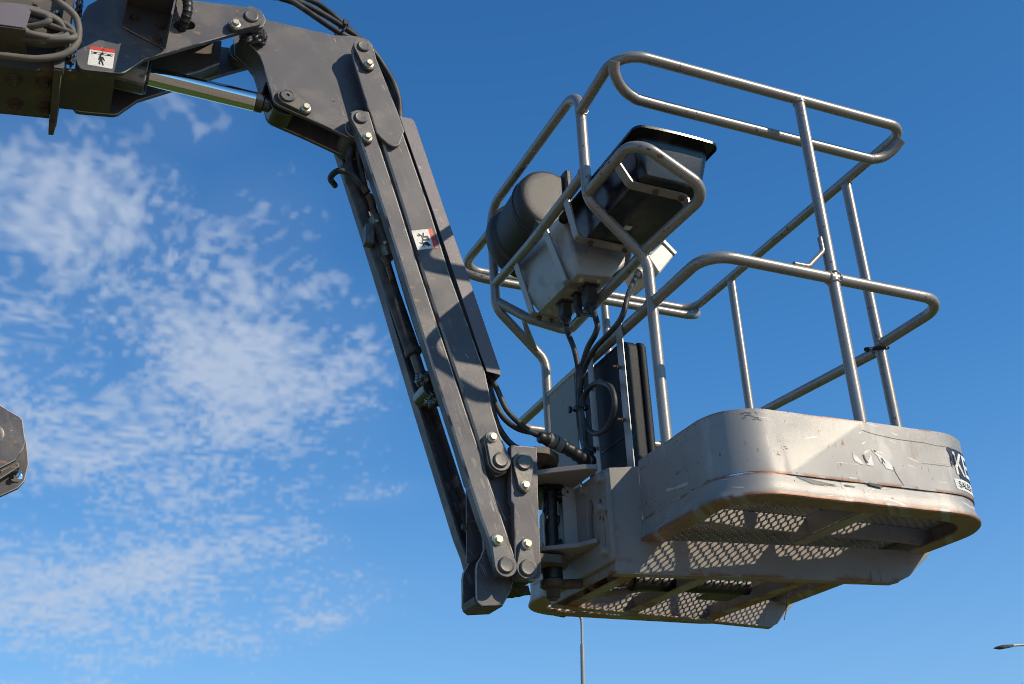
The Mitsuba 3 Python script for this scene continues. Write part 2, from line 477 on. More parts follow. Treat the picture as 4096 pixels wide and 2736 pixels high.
def lathe(profile, origin, axis, n=32):
    """(radius, height) pairs turned about the axis."""
    ang = np.arange(n) * 2 * np.pi / n
    loops = [np.column_stack([r * np.cos(ang), r * np.sin(ang), np.full(n, h)]) for r, h in profile]
    m = fix(loft(loops, True))
    M = frame_to(axis)
    M[:3, 3] = origin
    m.apply_transform(M)
    return m


def rod(p0, p1, r, n=24, c=0.0015):
    p0, p1 = np.asarray(p0, float), np.asarray(p1, float)
    L = np.linalg.norm(p1 - p0)
    return lathe([(r - c, 0), (r, c), (r, L - c), (r - c, L)], p0, p1 - p0, n)


def hexbolt(o, axis, r=0.0085, h=0.008, washer=0.0132, turn=0.3):
    w = lathe([(washer, 0), (washer, 0.0016), (washer - 0.0012, 0.0026), (r * 1.02, 0.0036)], o, axis, 24)
    ang = np.arange(6) * np.pi / 3 + turn
    R_ = r * 1.12
    loops = [np.column_stack([q * np.cos(ang), q * np.sin(ang), np.full(6, z)]) for q, z in ((R_, 0.0), (R_, h - 0.0012), (R_ * 0.86, h))]
    m = fix(loft(loops, True))
    M = frame_to(axis)
    M[:3, 3] = np.asarray(o) + M[:3, 2] * 0.0034
    m.apply_transform(M)
    return cat(w, m)


def noisy(m, amp, freq, seed=0):
    n = m.vertex_normals
    d = (meshkit.fbm(np.array(m.vertices) * freq, 3, seed) - 0.5) * 2 * amp
    m.vertices = m.vertices + n * d[:, None]
    return m


def blob(c, s, seed, amp=0.35):
    m = trimesh.creation.icosphere(3, 1.0)
    d = 1 + (meshkit.fbm(m.vertices * 2.2 + seed, 3, seed) - 0.5) * 2 * amp
    m.vertices = m.vertices * d[:, None] * np.asarray(s) + np.asarray(c)
    return m


def arc(cx, cz, r, a0, a1, n=10):
    a = np.radians(np.linspace(a0, a1, n))
    return [(cx + r * math.cos(t), cz + r * math.sin(t)) for t in a]


def link_outline(a, ra, b, rb):
    return sg.Point(a).buffer(ra, quad_segs=10).union(sg.Point(b).buffer(rb, quad_segs=10)).convex_hull


NEAR = (0, -1, 0)

# ================================================================ GROUND
g = trimesh.creation.box((8000, 8000, 2.0))
g.apply_translation((0, 0, GROUND_Z - 1.0))
obj('ground', g, 'm_ground', None, False, label='dry yard and green grass below the lifted basket', kind='structure')

# ================================================================ WORK BASKET
wb = thing('work_basket', 'worn silver grey work basket of tube rails over a rusty mesh floor', 'work basket')
RT = 0.0147
X0, XR, XL, YE, ZT, ZM = -0.118, 0.80, 0.056, 0.578, 1.15, 0.59
YL = 0.32


def rail(name, pts, rad=0.06, r=RT, m='m_silver', **k):
    return obj(name, tube(bend(pts, rad), r, 18), m, wb, 40, **k)


rail('top_rail', [(-0.11, -YL, ZT), (X0 - 0.010, -YE, ZT), (XR, -YE, ZT), (XR, YE, ZT), (X0, YE, ZT), (-0.11, YL, ZT)], [0.075, 0.06, 0.06, 0.075])
for s in (-1, 1):
    hr = [(-0.1285, 0.557, 1.133), (-0.1255, 0.546, 1.121), (-0.117, 0.535, 1.109), (-0.090, 0.517, 1.091), (-0.053, 0.505, 1.080), (0.0, 0.5015, 1.0768), (0.30, 0.5015, 1.0765), (0.68, 0.5015, 1.0765), (0.725, 0.503, 1.078), (0.760, 0.512, 1.088), (0.784, 0.531, 1.107), (0.797, 0.552, 1.127)]
    obj('hand_rail', tube(curve([(a, s * b, c) for a, b, c in hr], 6), RT, 18), 'm_silver', wb, 40)
rail('mid_rail', [(XR, -0.307, ZM), (XR, -YE, ZM), (0.061, -YE, ZM), (0.061, YE, ZM), (XR, YE, ZM), (XR, 0.323, ZM)], [0.085, 0.07, 0.06, 0.06])
rail('gate_bar', [(XR + 0.002, -0.285, 0.578), (XR, 0.323, 0.618)], [], label='drop bar across the gate opening, rusted at its hinge')
rail('console_hoop', [(XL, -YL, 0.16), (XL, -YL, 0.712), (-0.107, -YL, 0.868), (-0.106, -YL, 1.236), (-0.112, YL, 1.229), (-0.104, YL, 0.868), (XL, YL, 0.712), (XL, YL, 0.16)],
     [0.07, 0.07, 0.075, 0.075, 0.07, 0.07], label='tall hoop over the control console, cranked outwards above the mid rail')
rail('control_rail', [(-0.106, -YL, 0.956), (-0.109, 0.0, 0.938), (-0.104, YL, 0.953)], 0.9)
rail('post', [(0.428, -YE, 0.197), (0.428, -YE, ZT)], [])
rail('post', [(XR, -0.307, 0.197), (XR, -0.307, ZT)], [])
rail('post', [(XR, 0.323, 0.197), (XR, 0.323, ZT)], [])
rail('post', [(0.428, YE, 0.197), (0.428, YE, ZT)], [])
rail('tray_cradle', [(-0.107, -YL, 0.884), (-0.112, -0.583, 0.876), (0.090, -0.580, 0.772), (0.047, -YL, 0.739)], [0.06, 0.05], label='bent tube cradle round the black tool tray')
rail('console_cradle', [(-0.100, YL, 0.893), (-0.03, 0.235, 0.800), (0.06, 0.16, 0.738), (0.052, -YL, 0.739)], [0.08, 0.06])
# welds: small rusty beads where tubes meet
for (c, ax) in [((0.428, -YE, ZT - 0.014), (0, 0, 1)), ((XR, -0.307, ZT - 0.014), (0, 0, 1)), ((XR, 0.323, ZT - 0.014), (0, 0, 1)), ((0.428, -YE, ZM + 0.013), (0, 0, 1)), ((0.428, -YE, ZM - 0.013), (0, 0, 1)),
                ((0.413, -YE, ZM), (1, 0, 0)), ((0.443, -YE, ZM), (1, 0, 0)), ((XR, -0.322, ZM), (0, 1, 0)), ((-0.107, -YL - 0.013, ZT), (0, 1, 0)), ((-0.106, -YL + 0.013, 0.956), (0, 1, 0)),
                ((0.060, -YL - 0.013, ZM), (0, 1, 0)), ((0.060, -YL + 0.013, ZM), (0, 1, 0)), ((-0.108, -YL - 0.012, 0.884), (0, 1, 0)), ((0.05, -YL - 0.01, 0.741), (0, 1, 0))]:
    ring = trimesh.creation.torus(RT * 1.02, 0.0028, 24, 8)
    ring.vertices = ring.vertices + (meshkit.noise(ring.vertices * 350 + np.array(c) * 10, 3)[:, None] - 0.5) * 0.0028
    M = frame_to(ax)
    M[:3, 3] = c
    ring.apply_transform(M)
    obj('weld_bead', ring, 'm_silver', wb)
# bent rod hook on the near mid rail
obj('lanyard_hook', tube(bend([(0.313, -0.578, 0.609), (0.358, -0.578, 0.611), (0.412, -0.578, 0.666), (0.410, -0.578, 0.705)], 0.012), 0.0068, 12), 'm_silver', wb, 40, label='bent rod hook welded on the near mid rail')
# black corrugated sleeve looped at the gate joint
th = np.linspace(-2.6, 2.3, 90)
pp = np.stack([XR + 0.030 * np.cos(th), -0.293 + 0.030 * np.sin(th) * 0.9, ZM - 0.004 + 0.012 * np.sin(th + 0.6)], 1)
obj('tether', tube(pp, 0.0058 + 0.0009 * np.sign(np.sin(np.arange(90) * 1.6)), 12), 'm_black', wb, 30, label='black corrugated sleeve looped round the gate post')


# skirt outline -------------------------------------------------------------
def rrect_pts(x0, x1, y0, y1, r, step=0.008):
    """Rounded rectangle, counter-clockwise from the middle of the far side; positions and outward normals."""
    P, N = [], []
    def seg(a, b, n):
        k = max(2, int(np.linalg.norm(np.subtract(b, a)) / step))
        for i in range(k):
            P.append(np.add(a, np.subtract(b, a) * i / k)); N.append(n)
    def corner(cx, cy, r, a0):
        k = 14
        for i in range(k):
            a = math.radians(a0 + 90 * i / k)
            P.append((cx + r * math.cos(a), cy + r * math.sin(a))); N.append((math.cos(a), math.sin(a)))
    rnl, rnr, rfr, rfl = r
    seg((x0, y1 - rfl), (x0, y0 + rnl), (-1, 0)); corner(x0 + rnl, y0 + rnl, rnl, 180)
    seg((x0 + rnl, y0), (x1 - rnr, y0), (0, -1)); corner(x1 - rnr, y0 + rnr, rnr, 270)
    seg((x1, y0 + rnr), (x1, y1 - rfr), (1, 0)); corner(x1 - rfr, y1 - rfr, rfr, 0)
    seg((x1 - rfr, y1), (x0 + rfl, y1), (0, 1)); corner(x0 + rfl, y1 - rfl, rfl, 90)
    return np.array(P), np.array(N, float)


SX0, SX1, SY = 0.043, 0.808, 0.5915
SK_P, SK_N = rrect_pts(SX0, SX1, -SY, SY, (0.13, 0.160, 0.14, 0.14))
SK_S = np.r_[0, np.cumsum(np.linalg.norm(np.diff(SK_P, axis=0), axis=1))]


def skirt_bulge(x, y, z):
    """Dents of the beaten plate: outward displacement."""
    front = np.clip((-y - 0.50) / 0.08, 0, 1)
    edge = 0.19 + (z - 0.05) * 1.55           # the crease climbs to the right from its foot
    t = np.clip((edge - x) / 0.15, 0, 1)
    fold = -0.0070 * t * (2 - t) * np.clip((x - 0.05) / 0.12, 0, 1)
    streak = -0.0022 * np.exp(-((x - 0.178) / 0.010) ** 2) * np.clip((0.19 - z) / 0.1, 0, 1)
    waves = 0.0030 * (meshkit.fbm(np.stack([x * 6, y * 6, z * 6], -1), 2, 5) - 0.5) + 0.0005 * (meshkit.fbm(np.stack([x * 30, y * 30, z * 26], -1), 3, 8) - 0.5)
    return front * (fold + streak) + waves


def wall(i0, i1, z0, z1, th, nz=26):
    idx = np.arange(i0, i1 + 1) % len(SK_P)
    zs = np.linspace(z0, z1, nz)
    Pq, Nq = SK_P[idx], SK_N[idx]
    X = Pq[None, :, 0] + 0 * zs[:, None]
    Y = Pq[None, :, 1] + 0 * zs[:, None]
    Z = zs[:, None] + 0 * X
    sl_ = np.exp(-(((Pq[:, 0] - 0.09) / 0.055) ** 2 + ((Pq[:, 1] + 0.555) / 0.06) ** 2))[None, :]
    Z = Z + 0.0052 * sl_ * (1 - (zs[:, None] - z0) / (z1 - z0))
    topw = 0.0012 * (meshkit.noise(np.stack([X * 18, Y * 18, Z * 0], -1), 4) - 0.5) * (zs[:, None] - z0) / (z1 - z0) * 2
    Z = Z + topw
    D = skirt_bulge(X, Y, Z)
    out = np.stack([X + Nq[None, :, 0] * D, Y + Nq[None, :, 1] * D, Z], -1)
    inn = out - np.stack([Nq[None, :, 0] * th + 0 * Z, Nq[None, :, 1] * th + 0 * Z, 0 * Z], -1)
    n = len(idx)
    def grid(G, flip):
        i, j = np.meshgrid(np.arange(nz - 1), np.arange(n - 1), indexing='ij')
        q = np.stack([i * n + j, i * n + j + 1, (i + 1) * n + j + 1, (i + 1) * n + j], -1).reshape(-1, 4)
        f = np.vstack([q[:, [0, 1, 2]], q[:, [0, 2, 3]]])
        return G.reshape(-1, 3), f[:, ::-1] if flip else f
    v1, f1 = grid(out, False)
    v2, f2 = grid(inn, True)
    V = [v1, v2]
    F = [f1, f2 + len(v1)]
    b = len(v1)
    top = (nz - 1) * n + np.arange(n)
    bot = np.arange(n)
    for e, flip in ((top, False), (bot, True)):
        q = np.stack([e[:-1], e[1:], e[1:] + b, e[:-1] + b], 1)
        f = np.vstack([q[:, [0, 1, 2]], q[:, [0, 2, 3]]])
        F.append(f[:, ::-1] if flip else f)
    for e, flip in ((np.arange(nz) * n, True), (np.arange(nz) * n + n - 1, False)):
        q = np.stack([e[:-1], e[:-1] + b, e[1:] + b, e[1:]], 1)
        f = np.vstack([q[:, [0, 1, 2]], q[:, [0, 2, 3]]])
        F.append(f if flip else f[:, ::-1])
    return trimesh.Trimesh(np.vstack(V), np.vstack(F), process=False)


def idx_at(x, y):
    return int(np.argmin(np.hypot(SK_P[:, 0] - x, SK_P[:, 1] - y)))


i_left_near = idx_at(SX0, -0.196)
i_gate0 = idx_at(SX1, -0.30)
i_gate1 = idx_at(SX1, 0.31)
i_left_far = idx_at(SX0, 0.196) + len(SK_P)
obj('toe_board', wall(i_left_near, i_gate0, 0.0455, 0.1995, 0.003), 'm_worn', wb, 28, label='dented and scratched toe board round the near end')
obj('toe_board', wall(i_gate1, i_left_far, 0.0455, 0.1995, 0.003), 'm_worn', wb, 28)

# floor frame: a channel swept round the floor, lip rolled out at the bottom
FP, FN = rrect_pts(0.041, 0.809, -0.588, 0.588, (0.125, 0.162, 0.14, 0.14))
prof = np.array([(0.0, 0.0475), (0.001, 0.030), (0.0025, 0.016), (0.006, 0.006), (0.0085, 0.000), (0.0085, -0.004), (0.006, -0.0065), (-0.046, -0.0065), (-0.047, -0.0025), (-0.006, -0.002), (-0.004, 0.010), (-0.004, 0.0395), (-0.028, 0.0395), (-0.028, 0.042), (-0.004, 0.0425), (-0.004, 0.0475)])
wav = 0.0016 * (meshkit.fbm(np.column_stack([FP * 16, FP[:, 0] * 0]), 3, 2) - 0.5) * 2
loops = [np.column_stack([FP[:, 0] + FN[:, 0] * (o + wav), FP[:, 1] + FN[:, 1] * (o + wav), np.full(len(FP), z) + wav * 0.5]) for o, z in prof]
obj('floor_frame', fix(loft(loops, False, True)), 'm_worn', wb, 35, label='rusty floor frame with a rolled lower lip')

# expanded metal floor ------------------------------------------------------
def expanded(x0, x1, y0, y1, z, lx=0.0280, ly=0.0228, w=0.0036, t=0.0016):
    inside = sg.Polygon(SK_P - SK_N * 0.006)
    V, F = [], []
    nx, ny = int((x1 - x0) / lx) + 2, int((y1 - y0) / (ly / 2)) + 2
    at = 0
    cube_f = np.array([[0, 1, 2], [0, 2, 3], [4, 6, 5], [4, 7, 6], [0, 4, 5], [0, 5, 1], [1, 5, 6], [1, 6, 2], [2, 6, 7], [2, 7, 3], [3, 7, 4], [3, 4, 0]])
    for r in range(ny):
        y = y0 + r * ly / 2
        for c in range(nx):
            x = x0 + (c + (r % 2) * 0.5) * lx
            a = np.array([x, y])
            for sgn in (-1, 1):
                b = np.array([x + sgn * lx / 2, y + ly / 2])
                if not (inside.contains(sg.Point(a)) and inside.contains(sg.Point(b))):
                    continue
                if sgn > 0:
                    q = [(x + ex, y + ey, z + ez + ey * (-0.65)) for ez in (-0.0008, 0.0008) for ex, ey in ((-0.0052, -0.0030), (0.0052, -0.0030), (0.0052, 0.0030), (-0.0052, 0.0030))]
                    V.append(q); F.append(cube_f[:, ::-1] + at); at += 8
                a = np.array([x, y]) + (sgn * 0.0042, 0)
                b = b - (sgn * 0.0042, 0)
                d = (b - a) / np.linalg.norm(b - a)
                n = np.array([-d[1], d[0]]) * w / 2
                if n[1] < 0:
                    n = -n
                a2, b2 = a - d * 0.002, b + d * 0.002
                tilt = -0.0026     # strands lean: the far edge sits lower
                jz = rng.normal(0, 0.0003)
                q = []
                for dz in (-t / 2, t / 2):
                    q += [(*(a2 - n), z - tilt + dz + jz), (*(b2 - n), z - tilt + dz + jz), (*(b2 + n), z + tilt + dz + jz), (*(a2 + n), z + tilt + dz + jz)]
                V.append(q); F.append(cube_f[:, ::-1] + at); at += 8
    m = trimesh.Trimesh(np.array(V).reshape(-1, 3), np.vstack(F), process=False)
    return m


obj('floor_mesh', expanded(0.048, 0.808, -0.587, 0.587, 0.0445), 'm_mesh', wb, False, kind='stuff', label='expanded metal floor mesh')
# webs and bearers under the floor
for s in (-1, 1):
    obj('cross_web', box(0.046, 0.806, s * 0.345 - 0.003, s * 0.345 + 0.003, -0.0005, 0.041, 0.0008), 'm_under', wb)
    a, b = sorted((s * 0.555, s * 0.275))
    obj('floor_bearer', cat(box(0.412, 0.416, a, b, -0.002, 0.0412, 0.0008), box(0.416, 0.456, a, b, -0.0052, -0.0018, 0.0006)), 'm_under', wb)


# splayed deep beams with cut-off outer ends, one plate each with a lower flange
def beam(s):
    # local u along x, the beam runs from (-.035, .184) to (.84, .30)
    p0, p1 = np.array([-0.036, s * 0.184]), np.array([0.845, s * 0.302])
    d = (p1 - p0) / np.linalg.norm(p1 - p0)
    inn = np.array([-d[1], d[0]]) * (-s)
    Lk = np.linalg.norm(p1 - p0)
    side = [(0, -0.083), (Lk - 0.125, -0.083), (Lk - 0.09, -0.068), (Lk - 0.008, 0.0), (0.088, 0.0), (0.084, 0.187), (0.0, 0.178)]
    m = poly_mesh(rounded(side, 0.003), 0, 0.006, 0.0012, 'z')
    V = np.array(m.vertices)
    W = np.column_stack([p0[0] + d[0] * V[:, 0] + inn[0] * V[:, 2], p0[1] + d[1] * V[:, 0] + inn[1] * V[:, 2], V[:, 1]])
    m = fix(trimesh.Trimesh(W, m.faces, process=False))
    fl = []
    for u, w in ((0.0, 0.0), (Lk - 0.125, 0.0), (Lk - 0.135, 0.030), (0.0, 0.030)):
        for z in (-0.0855, -0.0815):
            q = p0 + d * u + inn * (w + 0.001)
            fl.append((*q, z))
    return m, hull(fl), (p0, d, inn, Lk)


for s in (-1, 1):
    m, fl, _ = beam(s)
    obj('cross_beam', noisy(m.subdivide_to_size(0.03), 0.0009, 20, 3), 'm_under', wb, 20, label='deep beam under the near half of the floor, with a sloped end' if s < 0 else None)
    obj('beam_flange', fl, 'm_under', wb)
for x0 in (0.0, 0.198, 0.465):
    yy = 0.186 + 0.134 * x0
    obj('lower_bearer', cat(box(x0, x0 + 0.036, -yy, yy, -0.0812, -0.0776, 0.0008), box(x0 + 0.032, x0 + 0.036, -yy, yy, -0.0776, -0.035, 0.0008)), 'm_under', wb)

# mounting tower and bracket at the boom side
obj('mount_tower', cat(box(-0.0375, -0.0335, -0.182, 0.182, -0.081, 0.178, 0.001), box(-0.0335, 0.043, -0.18, 0.18, 0.174, 0.178, 0.001)), 'm_under', wb, label='upright mounting plate on the boom side of the basket')
bp = rounded([(-0.196, -0.058), (0.196, -0.058), (0.196, 0.172), (-0.196, 0.172)], 0.018)
slot = sa.rotate(sa.scale(sg.Point(-0.104, 0.064).buffer(1, quad_segs=12), 0.018, 0.055), 4)
bp = bp.difference(slot)
for (a, b) in [(-0.183, 0.062), (-0.150, 0.058), (-0.165, 0.050), (-0.158, 0.098)]:
    bp = bp.difference(sg.Point(a, b).buffer(0.006))
mb = obj('mount_bracket', poly_mesh(bp, -0.0515, -0.039, 0.0012, 'x'), 'm_under', wb, 30, label='bolted back plate of the pivot bracket with a curved slot')
for (a, b) in [(-0.176, 0.150), (-0.083, 0.150), (-0.168, 0.077), (-0.172, -0.030), (0.1, 0.15), (0.16, 0.07), (0.17, -0.03)]:
    obj('bolt', hexbolt((-0.0515, a, b), (-1, 0, 0), 0.0105, 0.012, 0.0145, rng.uniform(0, 1)), 'm_under', mb)
fl = [(-0.0515, -0.175), (-0.085, -0.165), (-0.165, -0.108), (-0.186, -0.088), (-0.196, -0.05), (-0.196, 0.05), (-0.186, 0.088), (-0.165, 0.108), (-0.085, 0.165), (-0.0515, 0.175)]
obj('pivot_flange', poly_mesh(rounded(fl, 0.012), 0.176, 0.189, 0.0015, 'z'), 'm_under', wb)
fl2 = [(-0.0515, -0.150), (-0.066, -0.140), (-0.085, -0.098), (-0.15, -0.050), (-0.168, -0.03), (-0.172, 0.02), (-0.15, 0.06), (-0.085, 0.1), (-0.0515, 0.14)]
obj('pivot_flange', poly_mesh(rounded(fl2, 0.008), -0.002, 0.0095, 0.0015, 'z'), 'm_under', wb)
obj('stiffener', cat(box(-0.093, -0.089, -0.005, 0.09, 0.0095, 0.176, 0.0008), box(-0.089, -0.0515, -0.030, -0.025, 0.0095, 0.176, 0.0008)), 'm_console', wb)
# panels and flat bars behind the console
obj('guard_panel', poly_mesh([(0.128, 0.20), (0.300, 0.20), (0.300, 0.585), (0.128, 0.585)], 0.050, 0.0535, 0.0008, 'x'), 'm_under', wb, label='plain sheet panel under the mid rail')
for yy in (-0.160, 0.012):
    fb = obj('flat_bar', box(0.043, 0.0465, yy - 0.0165, yy + 0.0165, 0.178, 0.600, 0.0008), 'm_silver', wb)
    for zz in ((0.475, 0.325) if yy < 0 else (0.485, 0.31)):
        obj('stud', cat(rod((0.041, yy + 0.004, zz), (0.028, yy + 0.004, zz), 0.0058, 10), rod((0.028, yy + 0.004, zz), (0.018, yy + 0.004, zz), 0.0038, 10)), 'm_rusty', fb)


def strap(y, w, p, t=0.005):
    """A bent flat bar in the xz plane."""
    q = bend([(a, 0, b) for a, b in p], 0.018, 6)[:, [0, 2]]
    tt = np.gradient(q, axis=0)
    tt /= np.linalg.norm(tt, axis=1, keepdims=True)
    nn = np.column_stack([-tt[:, 1], tt[:, 0]])
    loops = [[(a[0] + n[0] * t / 2 * i, y + j, a[1] + n[1] * t / 2 * i) for i, j in ((-1, -w / 2), (1, -w / 2), (1, w / 2), (-1, w / 2))] for a, n in zip(q, nn)]
    return fix(loft(loops, True))


for y, p, bs in [(-0.480, [(-0.112, 0.882), (-0.072, 0.8175), (0.098, 0.8155), (0.072, 0.756)], (0.0, 0.075)), (-0.205, [(-0.110, 0.938), (-0.085, 0.8175), (0.075, 0.8155), (0.058, 0.748)], (-0.045, 0.06)),
                 (-0.055, [(-0.106, 0.932), (-0.05, 0.7665), (0.056, 0.7630)], (0.0, 0.03)), (0.15, [(-0.107, 0.932), (-0.06, 0.7665), (0.048, 0.7630)], (-0.04, 0.0))]:
    k = obj('cradle_strap', strap(y, 0.028, p), 'm_silver', wb, 30)
    for x in bs:
        z = p[1][1]
        obj('bolt', hexbolt((x, y, z - 0.0028), (0, 0, -1), 0.0062, 0.006, 0.0085), 'm_rusty', k)
obj('gusset', hull([(-0.052, 0.262, 0.832), (-0.048, 0.262, 0.830), (-0.052, 0.235, 0.80), (-0.046, 0.235, 0.80), (0.020, 0.305, 0.735), (0.026, 0.305, 0.735), (0.000, 0.318, 0.752), (0.006, 0.318, 0.75)]), 'm_silver', wb)


# stickers on the toe board ------------------------------------------------
S_FRONT0 = SK_S[idx_at(SX0 + 0.13, -SY)] - (SX0 + 0.13)     # arc length minus x on the front face


def wrap(m, s0, z0, off, seg=0.006):
    """Maps a flat mesh (x along the toe board, y up, z outwards) on to the toe board's outer face."""
    m = m.subdivide_to_size(seg)
    V = np.array(m.vertices)
    s = s0 + V[:, 0]
    px, py = np.interp(s, SK_S, SK_P[:, 0]), np.interp(s, SK_S, SK_P[:, 1])
    nx, ny = np.interp(s, SK_S, SK_N[:, 0]), np.interp(s, SK_S, SK_N[:, 1])
    l = np.hypot(nx, ny)
    nx, ny = nx / l, ny / l
    z = z0 + V[:, 1]
    d = skirt_bulge(px, py, z) + off + V[:, 2]
    return trimesh.Trimesh(np.column_stack([px + nx * d, py + ny * d, z]), m.faces, process=False)


def flat(poly, t=0.0004):
    return cat(*[poly_mesh(q, 0, t, 0, 'z') for q in getattr(poly, 'geoms', [poly])])


s_sign = S_FRONT0 + 0.662
black = sg.Polygon([(0, 0.071), (0.012, 0.040), (0.010, 0.034), (0.020, 0.030), (0.026, 0.018), (0.026, 0.008), (0.030, 0.0), (0.16, -0.003), (0.16, 0.075), (0.004, 0.0755)])
hire = obj('sign', wrap(flat(black), s_sign, 0.0875, 0.0006), 'm_signblack', wb, 30, label='torn black and white sales sign wrapped round the corner')
white = sg.Polygon([(0.002, -0.003), (0.028, -0.002), (0.030, -0.0015), (0.16, -0.0045), (0.16, -0.0325), (0.010, -0.0290), (0.005, -0.026)])
obj('strip', wrap(flat(white), s_sign, 0.0875, 0.0006), 'm_white', hire, 30)
t = meshkit.text_mesh('KE', 0.055, 0.0004, True)
t.apply_scale((0.86, 1, 1))
obj('letters', wrap(t, s_sign + 0.0125, 0.0985, 0.0011), 'm_white', hire, 30)
t = meshkit.text_mesh('SALES', 0.0150, 0.0004, True)
t.apply_scale((0.96, 1, 1))
obj('letters', wrap(t, s_sign + 0.0145, 0.0645, 0.0011), 'm_signblack', hire, 30)
obj('dash', wrap(flat(sg.box(0.085, 0.003, 0.090, 0.013)), s_sign, 0.0625, 0.0011), 'm_red', hire, 30)
obj('curl', noisy(blob((0.6735, -0.5965, 0.131), (0.0035, 0.0022, 0.014), 3, 0.3), 0.0006, 60), 'm_signblack', hire)
s_t = S_FRONT0 + 0.372
for pts in [[(0, 0.027), (0.008, 0.021), (0.020, 0.012), (0.028, 0.0005), (0.016, 0.0015), (0.004, 0.007), (0.0005, 0.012)], [(0.050, 0.027), (0.054, 0.026), (0.0555, 0.002), (0.053, 0.0), (0.037, 0.0015), (0.035, 0.010), (0.043, 0.013), (0.047, 0.02)],
            [(0.058, 0.042), (0.064, 0.038), (0.078, 0.031), (0.100, 0.016), (0.108, 0.008), (0.110, -0.002), (0.107, -0.004), (0.090, -0.002), (0.086, 0.007), (0.078, 0.013), (0.072, 0.026), (0.062, 0.034)]]:
    obj('torn_sticker', wrap(flat(sg.Polygon(pts)), s_t, 0.089, 0.0006), 'm_white', wb, 30, label='scrap of a torn white sticker')
for pts in [[(0.029, 0.0265), (0.034, 0.0225), (0.036, 0.013), (0.042, 0.008), (0.040, 0.005), (0.035, 0.007), (0.031, 0.016)], [(0.080, 0.024), (0.086, 0.021), (0.091, 0.011), (0.088, 0.010), (0.085, 0.016), (0.083, 0.0095), (0.081, 0.010), (0.0815, 0.017)],
            [(0.062, 0.0385), (0.067, 0.041), (0.072, 0.037), (0.066, 0.034)]]:
    obj('torn_print', wrap(flat(sg.Polygon(pts)), s_t, 0.089, 0.0011), 'm_ink', wb, 30)

# scratches with a shape of their own on the toe board
def scratch(pts, w):
    c = curve([(a, b, 0) for a, b in pts], 8)[:, :2]
    return sg.LineString(c).buffer(w, cap_style='flat')
for pts, w in [([(0.412, 0.176), (0.45, 0.170), (0.50, 0.166), (0.535, 0.165), (0.60, 0.166)], 0.0007), ([(0.60, 0.165), (0.64, 0.163), (0.675, 0.164)], 0.0005), ([(0.575, 0.112), (0.62, 0.113), (0.66, 0.113)], 0.0004)]:
    obj('scratch', wrap(flat(scratch(pts, w), 0.0002), S_FRONT0, 0, 0.0003), 'm_ink', wb, 30)
for pts, w in [([(0.092, 0.186), (0.105, 0.189), (0.118, 0.187)], 0.0011), ([(0.100, 0.181), (0.112, 0.183), (0.122, 0.178), (0.132, 0.177)], 0.0012), ([(0.094, 0.175), (0.104, 0.177)], 0.0009), ([(0.118, 0.172), (0.130, 0.173), (0.140, 0.170)], 0.0011), ([(0.126, 0.190), (0.133, 0.186)], 0.0008)]:
    obj('scratch', wrap(flat(scratch(pts, w), 0.0002), S_FRONT0, 0, 0.0003), 'm_pin', wb, 30)
obj('scuff_mark', wrap(flat(sg.Polygon([(0.205, 0.043), (0.235, 0.0415), (0.270, 0.038), (0.315, 0.0335), (0.29, 0.0325), (0.318, 0.0305), (0.268, 0.0300), (0.29, 0.027), (0.245, 0.030), (0.232, 0.034), (0.215, 0.038)]), 0.0002), S_FRONT0, 0, -0.0022), 'm_pin', wb, 30, label='black rub mark on the floor frame')
obj('scuff_mark', wrap(flat(sg.Polygon([(0.335, 0.0375), (0.355, 0.0365), (0.378, 0.034), (0.372, 0.031), (0.350, 0.0325), (0.338, 0.0335)]), 0.0002), S_FRONT0, 0, -0.0022), 'm_pin', wb, 30)
obj('drain_slot', wrap(flat(sg.Polygon([(0.402, 0.0475), (0.440, 0.0455), (0.443, 0.0385), (0.425, 0.0392), (0.415, 0.0410), (0.405, 0.0415)]), 0.0003), S_FRONT0, 0, 0.0006), 'm_black', wb, 30)
obj('rust_run', wrap(flat(scratch([(0.485, 0.094), (0.488, 0.080), (0.497, 0.062), (0.505, 0.050)], 0.0010), 0.0002), S_FRONT0, 0, 0.0003), 'm_rusty', wb, 30)

# ================================================================ CONTROL CONSOLE
cc = thing('control_console', 'pale grey control console with a dark dome cover, held in tube rails', 'control box')
bot = [(-0.040, -0.112), (0.056, -0.128), (0.046, 0.126), (-0.048, 0.140)]
top = [(-0.062, -0.130), (0.125, -0.140), (0.118, 0.165), (-0.080, 0.165)]
top2 = [(-0.066, -0.095), (0.10, -0.10), (0.10, 0.235), (-0.084, 0.235)]


def quad_ring(q, z, r=0.012, shrink=0.0):
    q = [np.array(p_) for p_ in q]
    c = sum(q) / 4
    q = [p_ + (c - p_) / np.linalg.norm(c - p_) * shrink for p_ in q]
    pts = []
    for i in range(4):
        b_ = bend([q[i - 1], q[i], q[(i + 1) % 4]], r, 5)[1:-1]
        pts += list(b_)
        nx_ = bend([q[i], q[(i + 1) % 4], q[(i + 2) % 4]], r, 5)[1]
        pts += [b_[-1] + (nx_ - b_[-1]) * k / 5 for k in range(1, 5)]
    return np.column_stack([np.array(pts), np.full(len(pts), z)])


obj('housing', fix(loft([quad_ring(q, z, 0.012, sh) for z, q, sh in ((0.768, bot, 0.0015), (0.770, bot, 0), (0.835, top, 0), (0.968, top2, 0), (0.970, top2, 0.0015))])), 'm_console', cc, 25)
obj('base_plate', poly_mesh(sg.Polygon(bot).buffer(0.004), 0.7655, 0.7685, 0.0006, 'z'), 'm_console', cc)
